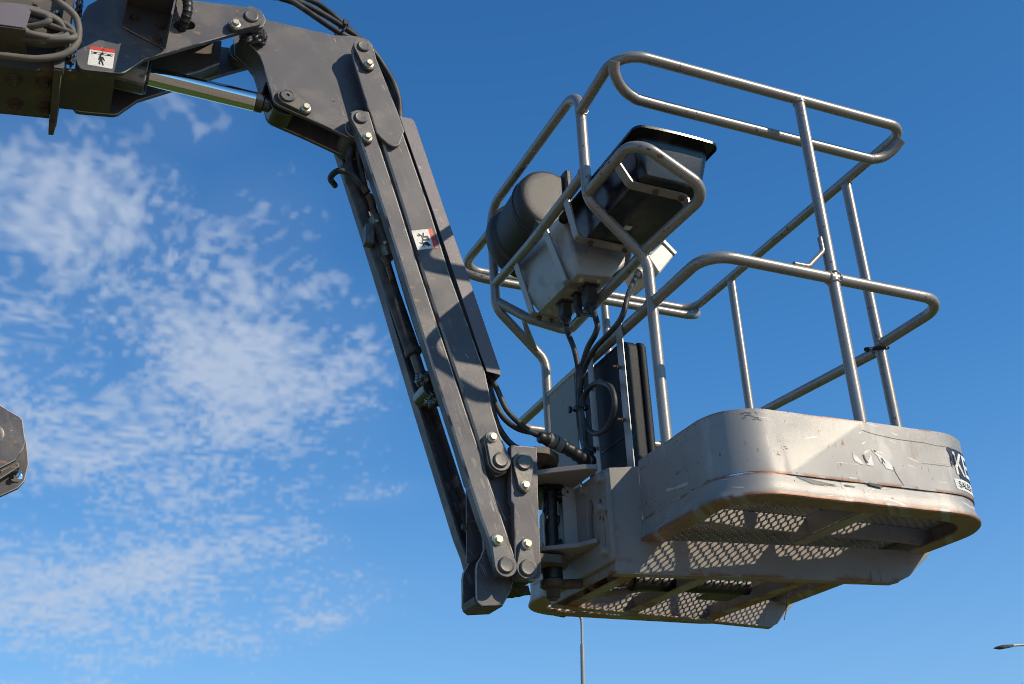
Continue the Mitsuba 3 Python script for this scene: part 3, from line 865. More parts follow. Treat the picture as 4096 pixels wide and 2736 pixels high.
# dome cover: barrel of profiles along y
def dome_profile(y, cx, cz, rx, rz, xr, n=40):
    """D shape: round on the left, flat on the right at x = xr."""
    a = np.radians(np.linspace(68, 292, n))
    pts = [(cx + rx * math.cos(t), cz + rz * math.sin(t)) for t in a]
    zb, zt = pts[-1][1], pts[0][1]
    right = [(pts[-1][0] + (xr - pts[-1][0]) * k, zb) for k in (0.5, 1.0)] + [(xr, zb + (zt - zb) * k) for k in (0.25, 0.5, 0.75)] + [(xr, zt), (pts[0][0] + (xr - pts[0][0]) * 0.5, zt)]
    return [(p[0], y, p[1]) for p in pts + right]
secs = []
for y, g_, dz in [(-0.082, 0.62, 0.014), (-0.082, 0.80, 0.013), (-0.079, 0.88, 0.012), (-0.071, 0.945, 0.010), (-0.058, 0.99, 0.007), (-0.045, 1.0, 0.004), (-0.038, 1.0, 0.003), (-0.036, 0.975, 0.002), (-0.033, 0.975, 0.001), (-0.031, 1.012, 0.0), (0.03, 1.03, -0.010), (0.075, 1.045, -0.018),
                 (0.082, 1.05, -0.019), (0.086, 1.14, -0.020), (0.096, 1.19, -0.021), (0.122, 1.20, -0.022), (0.134, 1.14, -0.022), (0.138, 1.0, -0.022), (0.138, 0.6, -0.022)]:
    secs.append(dome_profile(y, -0.097, 1.013 + dz, 0.098 * g_, 0.104 * g_, -0.05 + 0.012 * (g_ - 1)))
def seat(m):
    m.apply_scale(1.05)
    m.apply_translation((0.0645, 0.1219, 0.0368))
    return m


dome = obj('dome_cover', seat(fix(loft(secs))), 'm_dome', cc, 40, label='dark grey rounded cover of the console')
obj('ridge', seat(fix(loft([dome_profile(y, -0.097, 1.017, 0.0995 * g_, 0.1055 * g_, -0.05) for y, g_ in ((-0.0415, 1.0), (-0.040, 1.022), (-0.036, 1.022), (-0.0345, 1.0))], True))), 'm_dome', dome, 40)
obj('back_lip', seat(box(-0.049, -0.028, -0.098, 0.14, 0.93, 1.128, 0.006)), 'm_dome', cc)
obj('base_skirt', hull([(-0.092, 0.05, 1.040), (0.01, 0.05, 1.035), (-0.10, 0.265, 1.02), (0.01, 0.265, 1.02), (-0.072, 0.0, 0.968), (0.05, 0.0, 0.968), (-0.085, 0.25, 0.966), (0.05, 0.25, 0.966)]), 'm_dome', cc)
# tilted switch box at the console's outer end
q = np.array([(0.186, 0.865), (0.239, 0.920), (0.276, 0.886), (0.218, 0.813)])
c = q.mean(0)
sbx = obj('switch_box', poly_mesh(rounded(c + (q - c) * 1.0, 0.006), -0.120, 0.03, 0.004, 'y'), 'm_cream', cc, 30, label='cream switch box at the outer end')
d = np.array([0.73, -0.68])
cap = np.array([(0.239, 0.920), (0.276, 0.886)])
obj('grey_cap', poly_mesh([(0.2405, 0.9235), (0.2775, 0.8875), (0.2865, 0.896), (0.2490, 0.9325)], -0.123, 0.03, 0.001, 'y'), 'm_lamp', sbx)
obj('cable_gland', rod((0.168, -0.085, 0.822), (0.20, -0.085, 0.842), 0.017, 20), 'm_console', sbx)
# plugs underneath
for (x, y, r, h) in [(0.018, -0.062, 0.017, 0.062), (0.006, -0.012, 0.011, 0.046), (-0.006, 0.045, 0.015, 0.05)]:
    k = obj('plug', cat(box(x - r * 1.35, x + r * 1.35, y - r * 1.35, y + r * 1.35, 0.7600, 0.7655, 0.001), box(x - r, x + r, y - r, y + r, 0.7655 - h, 0.7605, 0.003)), 'm_plug', cc, 30)
    obj('collar', lathe([(r * 0.95, 0), (r * 1.08, 0.004), (r * 1.08, 0.012), (r * 0.7, 0.020), (r * 0.55, 0.03)], (x, y, 0.7655 - h + 0.004), (0, 0, -1), 20), 'm_black', k)
for (x, y) in [(-0.02, -0.09), (0.03, -0.1), (-0.03, 0.10), (0.02, 0.1), (0.02, -0.035)]:
    obj('bolt', hexbolt((x, y, 0.7655), (0, 0, -1), 0.006, 0.005, 0.008), 'm_zinc', cc)

# ================================================================ TOOL TRAY
tt_ = thing('tool_tray', 'glossy black plastic tool tray with a flared rim in its tube cradle', 'tray')
def rr(x0, x1, y0, y1, r, z, n=7, crown=0.0):
    pts = []
    for cx, cy, a0 in ((x1 - r, y1 - r, 0), (x0 + r, y1 - r, 90), (x0 + r, y0 + r, 180), (x1 - r, y0 + r, 270)):
        for k in range(n):
            a = math.radians(a0 + 90 * k / (n - 1))
            pts.append((cx + r * math.cos(a), cy + r * math.sin(a), z))
        nx_ = {0: (x0 + r, y1), 90: (x0, y0 + r), 180: (x1 - r, y0), 270: (x1, y1 - r)}[a0]
        last = pts[-1]
        for k in range(1, 6):
            f = k / 6
            pts.append((last[0] + (nx_[0] - last[0]) * f, last[1] + (nx_[1] - last[1]) * f, z))
    P_ = np.array(pts)
    if crown:
        P_[:, 1] -= crown * np.clip((y0 + 0.05 - P_[:, 1]) / 0.05, 0, 1) * (1 - ((P_[:, 0] - (x0 + x1) / 2) / ((x1 - x0) / 2)) ** 2)
    return P_
lo = [(-0.055, 0.112, -0.510, -0.200, 0.014, 0.8205), (-0.059, 0.116, -0.514, -0.196, 0.016, 0.823), (-0.061, 0.120, -0.518, -0.190, 0.018, 0.830), (-0.069, 0.136, -0.530, -0.135, 0.024, 0.897), (-0.072, 0.142, -0.536, -0.120, 0.026, 0.926),
      (-0.072, 0.142, -0.536, -0.120, 0.026, 0.938), (-0.088, 0.151, -0.560, -0.104, 0.022, 0.9385), (-0.090, 0.153, -0.563, -0.101, 0.024, 0.9335), (-0.092, 0.155, -0.566, -0.098, 0.026, 0.9325), (-0.092, 0.155, -0.566, -0.098, 0.026, 0.940), (-0.088, 0.151, -0.561, -0.103, 0.022, 0.9435),
      (-0.069, 0.136, -0.533, -0.123, 0.024, 0.944), (-0.066, 0.130, -0.525, -0.14, 0.022, 0.897), (-0.056, 0.112, -0.511, -0.196, 0.016, 0.827)]
tub = obj('tub', fix(loft([rr(*q, crown=0.006 if q[5] > 0.85 else 0.004) for q in lo])), 'm_tub', tt_, 32)
obj('label', box(0.010, 0.031, -0.306, -0.287, 0.8197, 0.8203, 0.0002), 'm_white', tt_, label='small pale label on the underside')

# ================================================================ DOCUMENT BOX
db = thing('document_box', 'dark navy plastic document box behind flat bars on the basket side', 'box')
obj('body', fix(loft([rr(0.066, 0.121, -0.128, 0.112, 0.010, 0.185), rr(0.066, 0.121, -0.128, 0.112, 0.010, 0.555), rr(0.068, 0.121, -0.125, 0.109, 0.010, 0.568), rr(0.076, 0.119, -0.116, 0.100, 0.010, 0.577)])), 'm_navy', db)
obj('lid', fix(loft([rr(0.1235, 0.147, -0.128, 0.112, 0.010, 0.185), rr(0.1235, 0.147, -0.128, 0.112, 0.010, 0.565), rr(0.1235, 0.144, -0.124, 0.108, 0.009, 0.576), rr(0.125, 0.138, -0.116, 0.100, 0.006, 0.581)])), 'm_navy', db)
obj('groove_bar', box(0.064, 0.070, -0.11, 0.10, 0.30, 0.306, 0.001), 'm_black', db)

# ================================================================ CABLES ON THE BASKET
def cable(name, pts, r, label, m='m_hose', category='cable', n=8, sides=14, group=None):
    k = thing(name, label, category, group)
    scene[k] = mikit.ply(tube(curve(pts, n), r, sides), m, 40)
    return k


cable('control_cable', [(-0.006, 0.045, 0.715), (0.0, 0.053, 0.677), (0.012, 0.042, 0.616), (0.014, 0.030, 0.545), (0.012, 0.036, 0.498), (0.013, 0.045, 0.418), (0.012, 0.038, 0.365), (0.01, 0.022, 0.317), (0.006, 0.0, 0.27), (-0.005, -0.03, 0.247)], 0.0078,
      'dark cable from the leftmost plug under the console, hanging straight down', group=None)
cable('control_cable', [(0.018, -0.062, 0.712), (0.017, -0.078, 0.68), (0.016, -0.09, 0.65), (0.016, -0.097, 0.622), (0.015, -0.080, 0.603), (0.015, -0.031, 0.583), (0.015, 0.014, 0.536), (0.014, 0.028, 0.478), (0.013, 0.030, 0.415), (0.011, 0.022, 0.35), (0.006, 0.005, 0.29), (-0.004, -0.028, 0.255)], 0.0082,
      'thick jointed cable from the largest plug under the console')
cable('control_cable', [(0.006, -0.012, 0.722), (0.008, -0.03, 0.692), (0.012, -0.06, 0.675), (0.015, -0.08, 0.662)], 0.0052, 'thin short cable from the middle plug joining the thick cable')
cable('looped_cable', [(0.172, -0.085, 0.825), (0.13, -0.13, 0.775), (0.075, -0.19, 0.70), (0.035, -0.235, 0.640), (0.018, -0.240, 0.595), (0.015, -0.215, 0.577), (0.014, -0.159, 0.569), (0.014, -0.075, 0.563), (0.013, -0.010, 0.534), (0.012, 0.020, 0.491), (0.012, 0.030, 0.447), (0.012, 0.016, 0.385),
                       (0.012, -0.014, 0.347), (0.012, -0.055, 0.323), (0.013, -0.110, 0.319), (0.015, -0.149, 0.350), (0.016, -0.155, 0.385), (0.016, -0.138, 0.424), (0.015, -0.089, 0.457), (0.012, -0.038, 0.465), (0.008, -0.002, 0.449), (0.004, 0.006, 0.415), (0.004, 0.004, 0.36), (0.002, -0.005, 0.30), (-0.006, -0.035, 0.258)], 0.0076,
      'cable from the switch box making one round loop beside the document box')
for z, y in ((0.425, 0.02), (0.292, -0.002)):
    k = thing('cable_tie', 'black cable tie round the cables, upper one level with the loop' if z > 0.4 else 'black cable tie round the cables, lower one above the taped sleeve', 'cable tie')
    a = np.linspace(0, 2 * np.pi, 29)[:-1]
    ring = np.stack([0.008 + 0.019 * np.cos(a), y + 0.027 * np.sin(a), z + 0.004 * np.sin(a)], 1)
    Lp = [np.stack([ring[:, 0] + o * np.cos(a), ring[:, 1] + o * np.sin(a), ring[:, 2] + dz], 1) for o, dz in ((0, -0.004), (0.0016, -0.004), (0.0016, 0.004), (0, 0.004))]
    scene[k + '__band'] = mikit.ply(fix(loft(Lp, False, True)), 'm_black', 40)
    scene[k + '__head'] = mikit.ply(box(-0.016, -0.008, y + 0.020, y + 0.032, z - 0.005, z + 0.012, 0.001), 'm_black', 30)
sl = curve([(-0.172, -0.082, 0.281), (-0.140, -0.081, 0.277), (-0.115, -0.08, 0.269), (-0.084, -0.078, 0.257), (-0.050, -0.065, 0.247), (-0.020, -0.045, 0.245), (0.0, -0.028, 0.255)], 12)
rad = 0.0165 + 0.0012 * np.sin(np.arange(len(sl)) * 0.9) - 0.004 * np.clip(1 - np.arange(len(sl)) / 6, 0, 1)
k = thing('hose_sleeve', 'tape wrapped black sleeve bundling the hoses above the pivot bracket', 'hose sleeve')
scene[k + '__wrap'] = mikit.ply(tube(sl, rad, 18), 'm_black', 30)
scene[k + '__clip'] = mikit.ply(tube(sl[10:20], 0.0192, 18), 'm_coil', 30)
scene[k + '__clip_001'] = mikit.ply(tube(sl[21:29], 0.0188, 18), 'm_coil', 30)

# ================================================================ JIB ARM
jb = thing('jib_arm', 'dark grey jib arm of parallel bars and tube leading down to the basket', 'jib')
YF = -0.095


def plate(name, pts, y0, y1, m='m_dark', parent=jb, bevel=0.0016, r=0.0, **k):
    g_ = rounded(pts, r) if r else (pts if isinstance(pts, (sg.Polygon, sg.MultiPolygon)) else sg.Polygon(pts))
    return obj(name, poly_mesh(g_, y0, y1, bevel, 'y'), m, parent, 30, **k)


def pinned(parent, pin, pr, bolt, y, plate_poly=None, ra=0.028, rb=0.0165, pt=0.012, rise=0.006, nut='m_zinc', hole=False):
    """Keeper plate with its pin head and its bolt."""
    g_ = plate_poly or link_outline(pin, ra, bolt, rb)
    k = obj('keeper_plate', poly_mesh(g_, y - pt, y - 0.0004, 0.0012, 'y'), 'm_pin', parent, 30)
    prof = [(pr, -0.002), (pr, rise - 0.003), (pr * 0.90, rise), (pr * 0.80, rise + 0.0008), (pr * 0.62, rise + 0.0003)]
    if hole:
        prof = [(pr, -0.002), (pr, rise - 0.003), (pr * 0.92, rise), (pr * 0.72, rise), (pr * 0.66, rise - 0.0015), (pr * 0.25, rise - 0.0015), (pr * 0.22, rise - 0.006)]
    obj('pin', lathe(prof, (pin[0], y - pt, pin[1]), NEAR, 36), 'm_pin', k, 25)
    obj('bolt', hexbolt((bolt[0], y - pt, bolt[1]), NEAR, 0.0088, 0.0085, 0.0135, rng.uniform(0, 1)), nut, k)
    return k


# near and far link bars (flat tubes)
bar = [(-0.690, 1.162), (-0.678, 1.170), (-0.640, 1.177), (-0.621, 1.112), (-0.554, 0.901), (-0.494, 0.702), (-0.427, 0.492), (-0.374, 0.324), (-0.256, -0.038), (-0.245, -0.075), (-0.299, -0.084), (-0.322, 0.0), (-0.342, 0.050), (-0.4515, 0.400), (-0.514, 0.606), (-0.539, 0.690), (-0.596, 0.872), (-0.647, 1.030)]
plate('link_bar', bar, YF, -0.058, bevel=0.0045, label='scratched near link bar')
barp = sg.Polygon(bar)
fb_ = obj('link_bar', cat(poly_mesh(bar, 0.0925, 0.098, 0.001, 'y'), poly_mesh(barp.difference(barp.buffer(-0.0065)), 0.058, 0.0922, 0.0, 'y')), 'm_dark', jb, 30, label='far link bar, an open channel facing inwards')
# main tube
tubep = [(-0.640, 1.240), (-0.560, 1.235), (-0.552, 1.208), (-0.535, 1.14), (-0.456, 0.898), (-0.403, 0.713), (-0.3285, 0.494), (-0.312, 0.450), (-0.300, 0.385), (-0.2955, 0.345), (-0.278, 0.283), (-0.257, 0.235), (-0.254, 0.205), (-0.262, 0.178), (-0.290, 0.165), (-0.318, 0.185), (-0.345, 0.280), (-0.402, 0.460), (-0.475, 0.690), (-0.530, 0.880), (-0.600, 1.110)]
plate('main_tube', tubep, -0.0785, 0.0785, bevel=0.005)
ear = [(-0.692, 1.388), (-0.690, 1.352), (-0.643, 1.188), (-0.636, 1.173), (-0.616, 1.109), (-0.607, 1.099), (-0.583, 1.081), (-0.572, 1.078), (-0.561, 1.080), (-0.551, 1.090), (-0.542, 1.126), (-0.539, 1.137), (-0.557, 1.194), (-0.622, 1.365), (-0.629, 1.391), (-0.636, 1.416), (-0.647, 1.427), (-0.660, 1.430), (-0.675, 1.424), (-0.687, 1.408)]
plate('ear_plate', ear, YF, -0.0787, bevel=0.002)
plate('ear_plate', ear, 0.0787, 0.095, bevel=0.002)
pinned(jb, (-0.664, 1.386), 0.0175, (-0.647, 1.329), YF, ra=0.0275, rb=0.018)
pinned(jb, (-0.666, 1.137), 0.0185, (-0.646, 1.078), YF, ra=0.027, rb=0.0165)
pinned(jb, (-0.286, -0.063), 0.0200, (-0.304, -0.005), YF, ra=0.0285, rb=0.0175)
# boss plate at the tube's lower end, on a thick block
plate('boss_block', link_outline((-0.294, 0.194), 0.0275, (-0.314, 0.251), 0.0170), -0.103, -0.0786, bevel=0.002)
pinned(jb, (-0.294, 0.194), 0.0195, (-0.314, 0.251), -0.103, ra=0.0275, rb=0.0172)
# pale cover channel for the hoses along the outer edge
cov = [(-0.547, 1.200), (-0.511, 1.201), (-0.504, 1.197), (-0.498, 1.182), (-0.414, 0.912), (-0.353, 0.728), (-0.268, 0.458), (-0.268, 0.444), (-0.306, 0.449), (-0.325, 0.505), (-0.391, 0.721), (-0.449, 0.905), (-0.541, 1.185)]
cv = plate('hose_cover', cov, -0.0745, -0.0715, 'm_purple', bevel=0.0006, label='pale purple grey cover channel along the outer edge')
edge_out = [(-0.511, 1.201), (-0.504, 1.197), (-0.498, 1.182), (-0.414, 0.912), (-0.353, 0.728), (-0.268, 0.458), (-0.268, 0.444)]
off = sg.LineString(edge_out).buffer(0.0015, cap_style='flat', join_style='mitre')
obj('outer_wall', poly_mesh(off, -0.0710, 0.0715, 0.0, 'y'), 'm_purple', cv)
obj('far_side', poly_mesh(cov, 0.0718, 0.0745, 0.0006, 'y'), 'm_purple', cv)
# U bracket at the foot
ub = [(-0.300, 0.226), (-0.318, 0.205), (-0.322, 0.05), (-0.318, -0.012), (-0.327, -0.033), (-0.336, -0.046), (-0.3395, -0.062), (-0.340, -0.130), (-0.3365, -0.141), (-0.327, -0.148), (-0.273, -0.143), (-0.251, -0.106), (-0.246, -0.091), (-0.2445, -0.074), (-0.244, 0.008), (-0.244, 0.070), (-0.249, 0.080), (-0.248, 0.117), (-0.247, 0.201), (-0.255, 0.222), (-0.275, 0.236)]
plate('foot_plate', ub, -0.0505, -0.0405, bevel=0.0015)
plate('foot_plate', ub, 0.0405, 0.0505, bevel=0.0015)
off = sg.LineString([(-0.3385, -0.125), (-0.3350, -0.1395), (-0.327, -0.1465), (-0.274, -0.1415), (-0.253, -0.107)]).buffer(0.0042, cap_style='flat')
obj('foot_bottom', poly_mesh(off, -0.0404, 0.0404, 0.0, 'y'), 'm_grime', jb, 30)
gp = plate('guard_plate', [(-0.3415, 0.160), (-0.3440, -0.037), (-0.338, -0.035), (-0.322, -0.025), (-0.302, -0.004), (-0.290, 0.06), (-0.29, 0.16)], -0.002, 0.002, bevel=0.0006, label='streaked steel guard plate with one side bolt')
obj('bolt', hexbolt((-0.3428, 0.0, 0.055), (-1, 0.0, 0.0), 0.007, 0.008, 0.010), 'm_rusty', gp)
# upright link to the pivot
lk = [(-0.255, 0.245), (-0.200, 0.247), (-0.184, 0.247), (-0.188, 0.109), (-0.190, -0.047), (-0.191, -0.078), (-0.196, -0.087), (-0.208, -0.092), (-0.240, -0.0915), (-0.252, -0.088), (-0.258, -0.078), (-0.256, -0.022), (-0.253, 0.090), (-0.260, 0.101), (-0.260, 0.115), (-0.257, 0.199)]
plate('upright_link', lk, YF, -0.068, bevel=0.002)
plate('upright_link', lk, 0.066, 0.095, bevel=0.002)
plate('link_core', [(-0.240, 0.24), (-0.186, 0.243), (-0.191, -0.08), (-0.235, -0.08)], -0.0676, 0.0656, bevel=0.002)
pinned(jb, (-0.229, 0.197), 0.0195, (-0.228, 0.138), YF, ra=0.0285, rb=0.0165)
pinned(jb, (-0.232, -0.066), 0.0200, (-0.230, -0.009), YF, ra=0.0270, rb=0.0150)
# pivot arms, shaft, bush and nut
obj('pivot_arm', hull([(x, y, z) for z in (0.2345, 0.2515) for (x, y) in [(-0.187, -0.0935), (-0.152, -0.0935), (-0.104, -0.052), (-0.085, 0.0), (-0.104, 0.052), (-0.187, 0.09)]]), 'm_grime', jb, 20)
obj('pivot_arm', hull([(x, y, z) for z in (-0.034, -0.014) for (x, y) in [(-0.19, -0.062), (-0.118, -0.060), (-0.088, -0.035), (-0.080, 0.0), (-0.088, 0.04), (-0.19, 0.07)]]), 'm_grime', jb, 20)
obj('pivot_shaft', noisy(tube(np.linspace((-0.114, 0, -0.032), (-0.109, 0, 0.235), 40), 0.0178, 24), 0.0012, 45, 4), 'm_black', jb, 40)
obj('bush', cat(rod((-0.115, 0, -0.062), (-0.115, 0, -0.034), 0.026, 28), rod((-0.109, 0, 0.1895), (-0.109, 0, 0.201), 0.034, 28)), 'm_black', jb)
for i, (c, s) in enumerate([((-0.118, -0.01, 0.172), (0.032, 0.032, 0.008)), ((-0.085, 0.0, 0.160), (0.025, 0.03, 0.018)), ((-0.095, -0.012, 0.02), (0.010, 0.010, 0.02)), ((-0.098, -0.015, 0.09), (0.005, 0.006, 0.012)), ((-0.128, -0.008, 0.12), (0.005, 0.008, 0.03))]):
    obj('grease', blob(c, s, i + 2, 0.6), 'm_black', jb, 40)
obj('rubber_flap', noisy(hull([(-0.205, -0.05, -0.092), (-0.19, 0.05, -0.092), (-0.24, -0.04, -0.100), (-0.235, 0.05, -0.105), (-0.195, -0.04, -0.112), (-0.185, 0.0, -0.096)]).subdivide_to_size(0.012), 0.004, 60, 3), 'm_black', jb, 30)
# decal on the tube
def decal(parent, corners, y, art, name='decal'):
    """corners: top-left, top-right, bottom-right, bottom-left in xz; art: list of (polygon in the unit square, material, level)."""
    c = np.array(corners)
    def mp(poly):
        f = lambda x, y_: ((1 - x) * (1 - y_) * c[3] + x * (1 - y_) * c[2] + x * y_ * c[1] + (1 - x) * y_ * c[0])
        conv = lambda r: [tuple(f(a, b)) for a, b in r.coords]
        return [sg.Polygon(conv(q.exterior), [conv(h) for h in q.interiors]) for q in getattr(poly, 'geoms', [poly])]
    for poly, m, lvl, nm in art:
        ms = [poly_mesh(q, y - 0.0004 * lvl - 0.0003, y - 0.0004 * (lvl - 1) - 0.0003, 0, 'y') for q in mp(poly)]
        obj(nm, cat(*ms), m, parent)


sq = sg.box(0, 0, 1, 1).buffer(-0.06).buffer(0.06, quad_segs=4)
tri = sg.Polygon([(0.52, 0.965), (0.445, 0.86), (0.595, 0.86)])
tri_line = tri.difference(tri.buffer(-0.013)).union(sg.box(0.512, 0.885, 0.528, 0.925))
bars = sg.box(0.08, 0.625, 0.92, 0.722)
stripes = sg.MultiPolygon([sg.Polygon([(a, 0.625), (a + 0.14, 0.625), (a + 0.22, 0.722), (a + 0.08, 0.722)]) for a in (0.11, 0.40, 0.68)])
barline = bars.difference(bars.buffer(-0.014)).union(stripes).union(sg.box(0.08, 0.62, 0.092, 0.78)).union(sg.box(0.908, 0.60, 0.92, 0.76))
arrow = sg.Polygon([(0.495, 0.80), (0.525, 0.80), (0.525, 0.765), (0.55, 0.765), (0.51, 0.725), (0.47, 0.765), (0.495, 0.765)])
man = sg.Point(0.455, 0.575).buffer(0.043).union(sg.Polygon([(0.40, 0.525), (0.575, 0.525), (0.66, 0.34), (0.615, 0.325), (0.56, 0.43), (0.555, 0.345), (0.645, 0.10), (0.585, 0.09), (0.505, 0.29), (0.47, 0.22), (0.50, 0.12), (0.44, 0.115), (0.415, 0.22), (0.455, 0.345), (0.46, 0.43), (0.435, 0.33), (0.385, 0.335)]))
head_ = sq.intersection(sg.box(0, 0.83, 1, 1))
crush_red = sq.intersection(sg.box(0.82, 0, 1, 1))
wrench = sg.LineString([(0.30, 0.78), (0.46, 0.62), (0.52, 0.80)]).buffer(0.035).union(sg.Point(0.27, 0.74).buffer(0.075).difference(sg.Point(0.25, 0.77).buffer(0.04))).union(sg.LineString([(0.44, 0.56), (0.36, 0.44), (0.36, 0.12)]).buffer(0.02))
block = sg.box(0.38, 0.42, 0.72, 0.66).difference(sg.Polygon([(0.42, 0.54), (0.50, 0.62), (0.50, 0.57), (0.60, 0.57), (0.60, 0.51), (0.50, 0.51), (0.50, 0.46)]))
hand = sg.Polygon([(0.16, 0.36), (0.60, 0.34), (0.72, 0.16), (0.60, 0.12), (0.36, 0.25), (0.24, 0.29)])
dk = plate('warning_decal', [(-0.5125, 0.828), (-0.4545, 0.847), (-0.439, 0.790), (-0.4945, 0.772)], -0.0791, -0.0787, 'm_white', bevel=0, label='white hand crush warning decal with a red edge')
CR = [(-0.5125, 0.828), (-0.4545, 0.847), (-0.439, 0.790), (-0.4945, 0.772)]
decal(dk, CR, -0.0791, [(crush_red, 'm_red', 1, 'red_edge'), (sg.LineString([(0.86, 0.5), (0.96, 0.6), (0.96, 0.4), (0.86, 0.5)]).buffer(0.008), 'm_ink', 2, 'print'), (wrench.union(hand), 'm_ink', 1, 'pictogram'), (block, 'm_ink', 1, 'pictogram')])

# jib cylinder, valve and short hoses between the bars
jc = obj('jib_cylinder', cat(rod((-0.668, 0.01, 1.06), (-0.4785, 0.01, 0.520), 0.0205, 28), rod((-0.4800, 0.01, 0.5245), (-0.4745, 0.01, 0.509), 0.0225, 28)), 'm_hose', jb, 35, label='dark hydraulic cylinder between the link bars')
obj('piston_rod', rod((-0.476, 0.01, 0.512), (-0.448, 0.01, 0.432), 0.012, 20), 'm_pin', jc)
obj('rod_eye', cat(rod((-0.437, -0.03, 0.405), (-0.437, 0.05, 0.405), 0.027, 24), blob((-0.452, -0.01, 0.432), (0.022, 0.03, 0.024), 5, 0.5), blob((-0.430, -0.01, 0.380), (0.02, 0.03, 0.022), 8, 0.5)), 'm_grease', jc)
vb = obj('valve_block', cat(hull([(x + dx, y, z + dz) for (x, z) in ((-0.612, 0.880), (-0.566, 0.765)) for (dx, dz) in ((0, 0), (0.026, 0.008)) for y in (-0.048, 0.0)]), box(-0.622, -0.598, -0.03, 0.0, 0.80, 0.86, 0.002)), 'm_pin', jb, 20)
for (x, z) in ((-0.598, 0.858), (-0.575, 0.795)):
    obj('cap_screw', rod((x, -0.048, z), (x, -0.054, z), 0.0052, 12), 'm_zinc', vb)
k = obj('pressure_hose', tube(curve([(-0.690, 0.055, 1.017), (-0.7135, 0.012, 1.008), (-0.704, -0.03, 1.006), (-0.675, -0.035, 1.003), (-0.650, -0.035, 0.984), (-0.626, -0.035, 0.957)]), 0.0085, 14), 'm_hose', jb, 40)
obj('fitting', cat(rod((-0.634, -0.035, 0.968), (-0.622, -0.035, 0.950), 0.0100, 16), rod((-0.619, -0.035, 0.945), (-0.610, -0.035, 0.928), 0.0103, 16), rod((-0.611, -0.034, 0.932), (-0.603, -0.03, 0.905), 0.0098, 16), rod((-0.603, -0.03, 0.905), (-0.594, -0.026, 0.880), 0.0108, 6)), 'm_rusty', k)
obj('steel_pipe', tube(curve([(-0.668, -0.02, 1.10), (-0.668, -0.01, 1.064), (-0.652, 0.0, 1.02), (-0.615, 0.0, 0.93)]), 0.0105, 14), 'm_hose', jb, 40)
obj('steel_pipe', tube(curve([(-0.650, -0.03, 1.105), (-0.647, -0.03, 1.064), (-0.630, -0.02, 1.01), (-0.60, -0.015, 0.92)]), 0.0075, 14), 'm_hose', jb, 40)
obj('fitting', cat(rod((-0.572, -0.030, 0.765), (-0.560, -0.030, 0.738), 0.0085, 6), rod((-0.560, -0.03, 0.738), (-0.548, -0.028, 0.700), 0.006, 12)), 'm_rusty', vb)

# ================================================================ KNUCKLE between boom and jib
kn = thing('boom_knuckle', 'dark grey pair of pentagon plates joining the boom to the jib', 'knuckle')
pent = [(-0.973, 1.489), (-0.924, 1.4515), (-0.785, 1.4545), (-0.731, 1.4575), (-0.665, 1.475), (-0.629, 1.460), (-0.615, 1.430), (-0.612, 1.348), (-0.616, 1.187), (-0.625, 1.110), (-0.650, 1.102), (-0.669, 1.107), (-0.725, 1.1245), (-0.784, 1.142), (-0.8765, 1.1665), (-0.8875, 1.1735), (-0.8945, 1.185), (-0.8965, 1.194), (-0.927, 1.291), (-0.937, 1.319), (-0.952, 1.337), (-0.995, 1.374), (-1.000, 1.430), (-0.993, 1.470)]
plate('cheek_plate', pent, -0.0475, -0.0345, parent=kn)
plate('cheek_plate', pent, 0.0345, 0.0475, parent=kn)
off = sg.LineString([(-0.911, 1.250), (-0.9245, 1.2925), (-0.9345, 1.3205), (-0.950, 1.339), (-0.992, 1.375)]).buffer(0.0025, cap_style='flat')
obj('closing_plate', poly_mesh(off, -0.0343, 0.0343, 0, 'y'), 'm_dark', kn)
off = sg.LineString([(-0.955, 1.452), (-0.924, 1.4465), (-0.785, 1.4495), (-0.70, 1.455)]).buffer(0.0025, cap_style='flat')
obj('closing_plate', poly_mesh(off, -0.0343, 0.0343, 0, 'y'), 'm_dark', kn)
obj('cross_tube', rod((-0.666, -0.0575, 1.137), (-0.666, 0.0575, 1.137), 0.030, 28), 'm_dark', kn)
pinned(kn, (-0.857, 1.195), 0.0205, (-0.806, 1.168), -0.0475, ra=0.027, rb=0.0165, hole=True)
obj('drill_hole', lathe([(0.0032, 0), (0.0026, 0.0006)], (-0.728, -0.0475, 1.222), NEAR, 14), 'm_black', kn)

# ================================================================ BOOM HEAD
bh = thing('fly_boom', 'dark grey boom end with bolted plates, at the upper left', 'boom')
bpl = [(-1.388, 1.132), (-1.382, 1.117), (-1.374, 1.108), (-1.363, 1.107), (-1.282, 1.1195), (-1.271, 1.126), (-1.229, 1.181), (-1.115, 1.263), (-1.001, 1.343), (-0.942, 1.382), (-0.936, 1.404), (-0.943, 1.424), (-0.956, 1.438), (-0.974, 1.441), (-0.988, 1.436), (-1.149, 1.408), (-1.207, 1.402), (-1.300, 1.388), (-1.345, 1.362), (-1.362, 1.336), (-1.383, 1.308), (-1.389, 1.285), (-1.394, 1.258)]
hole = sg.LineString([(-1.158, 1.3145), (-1.132, 1.325)]).buffer(0.0145)
plate('cheek_plate', sg.Polygon(bpl).difference(hole), YF, -0.080, parent=bh, label='near cheek plate with a slot and a warning decal')
plate('cheek_plate', bpl, 0.080, YF * -1, parent=bh)
obj('bottom_plate', hull([(-1.4155, -0.079, 1.102), (-1.292, -0.079, 1.119), (-1.292, 0.079, 1.119), (-1.4155, 0.079, 1.102), (-1.4155, -0.079, 1.110), (-1.292, -0.079, 1.127), (-1.292, 0.079, 1.127), (-1.4155, 0.079, 1.110)]), 'm_grime', bh)
ib = [(-1.30, 1.21), (-1.215, 1.245), (-1.11, 1.262), (-1.033, 1.330), (-1.033, 1.405), (-1.30, 1.385)]
plate('inner_box', ib, 0.028, 0.0796, 'm_grime', bh)
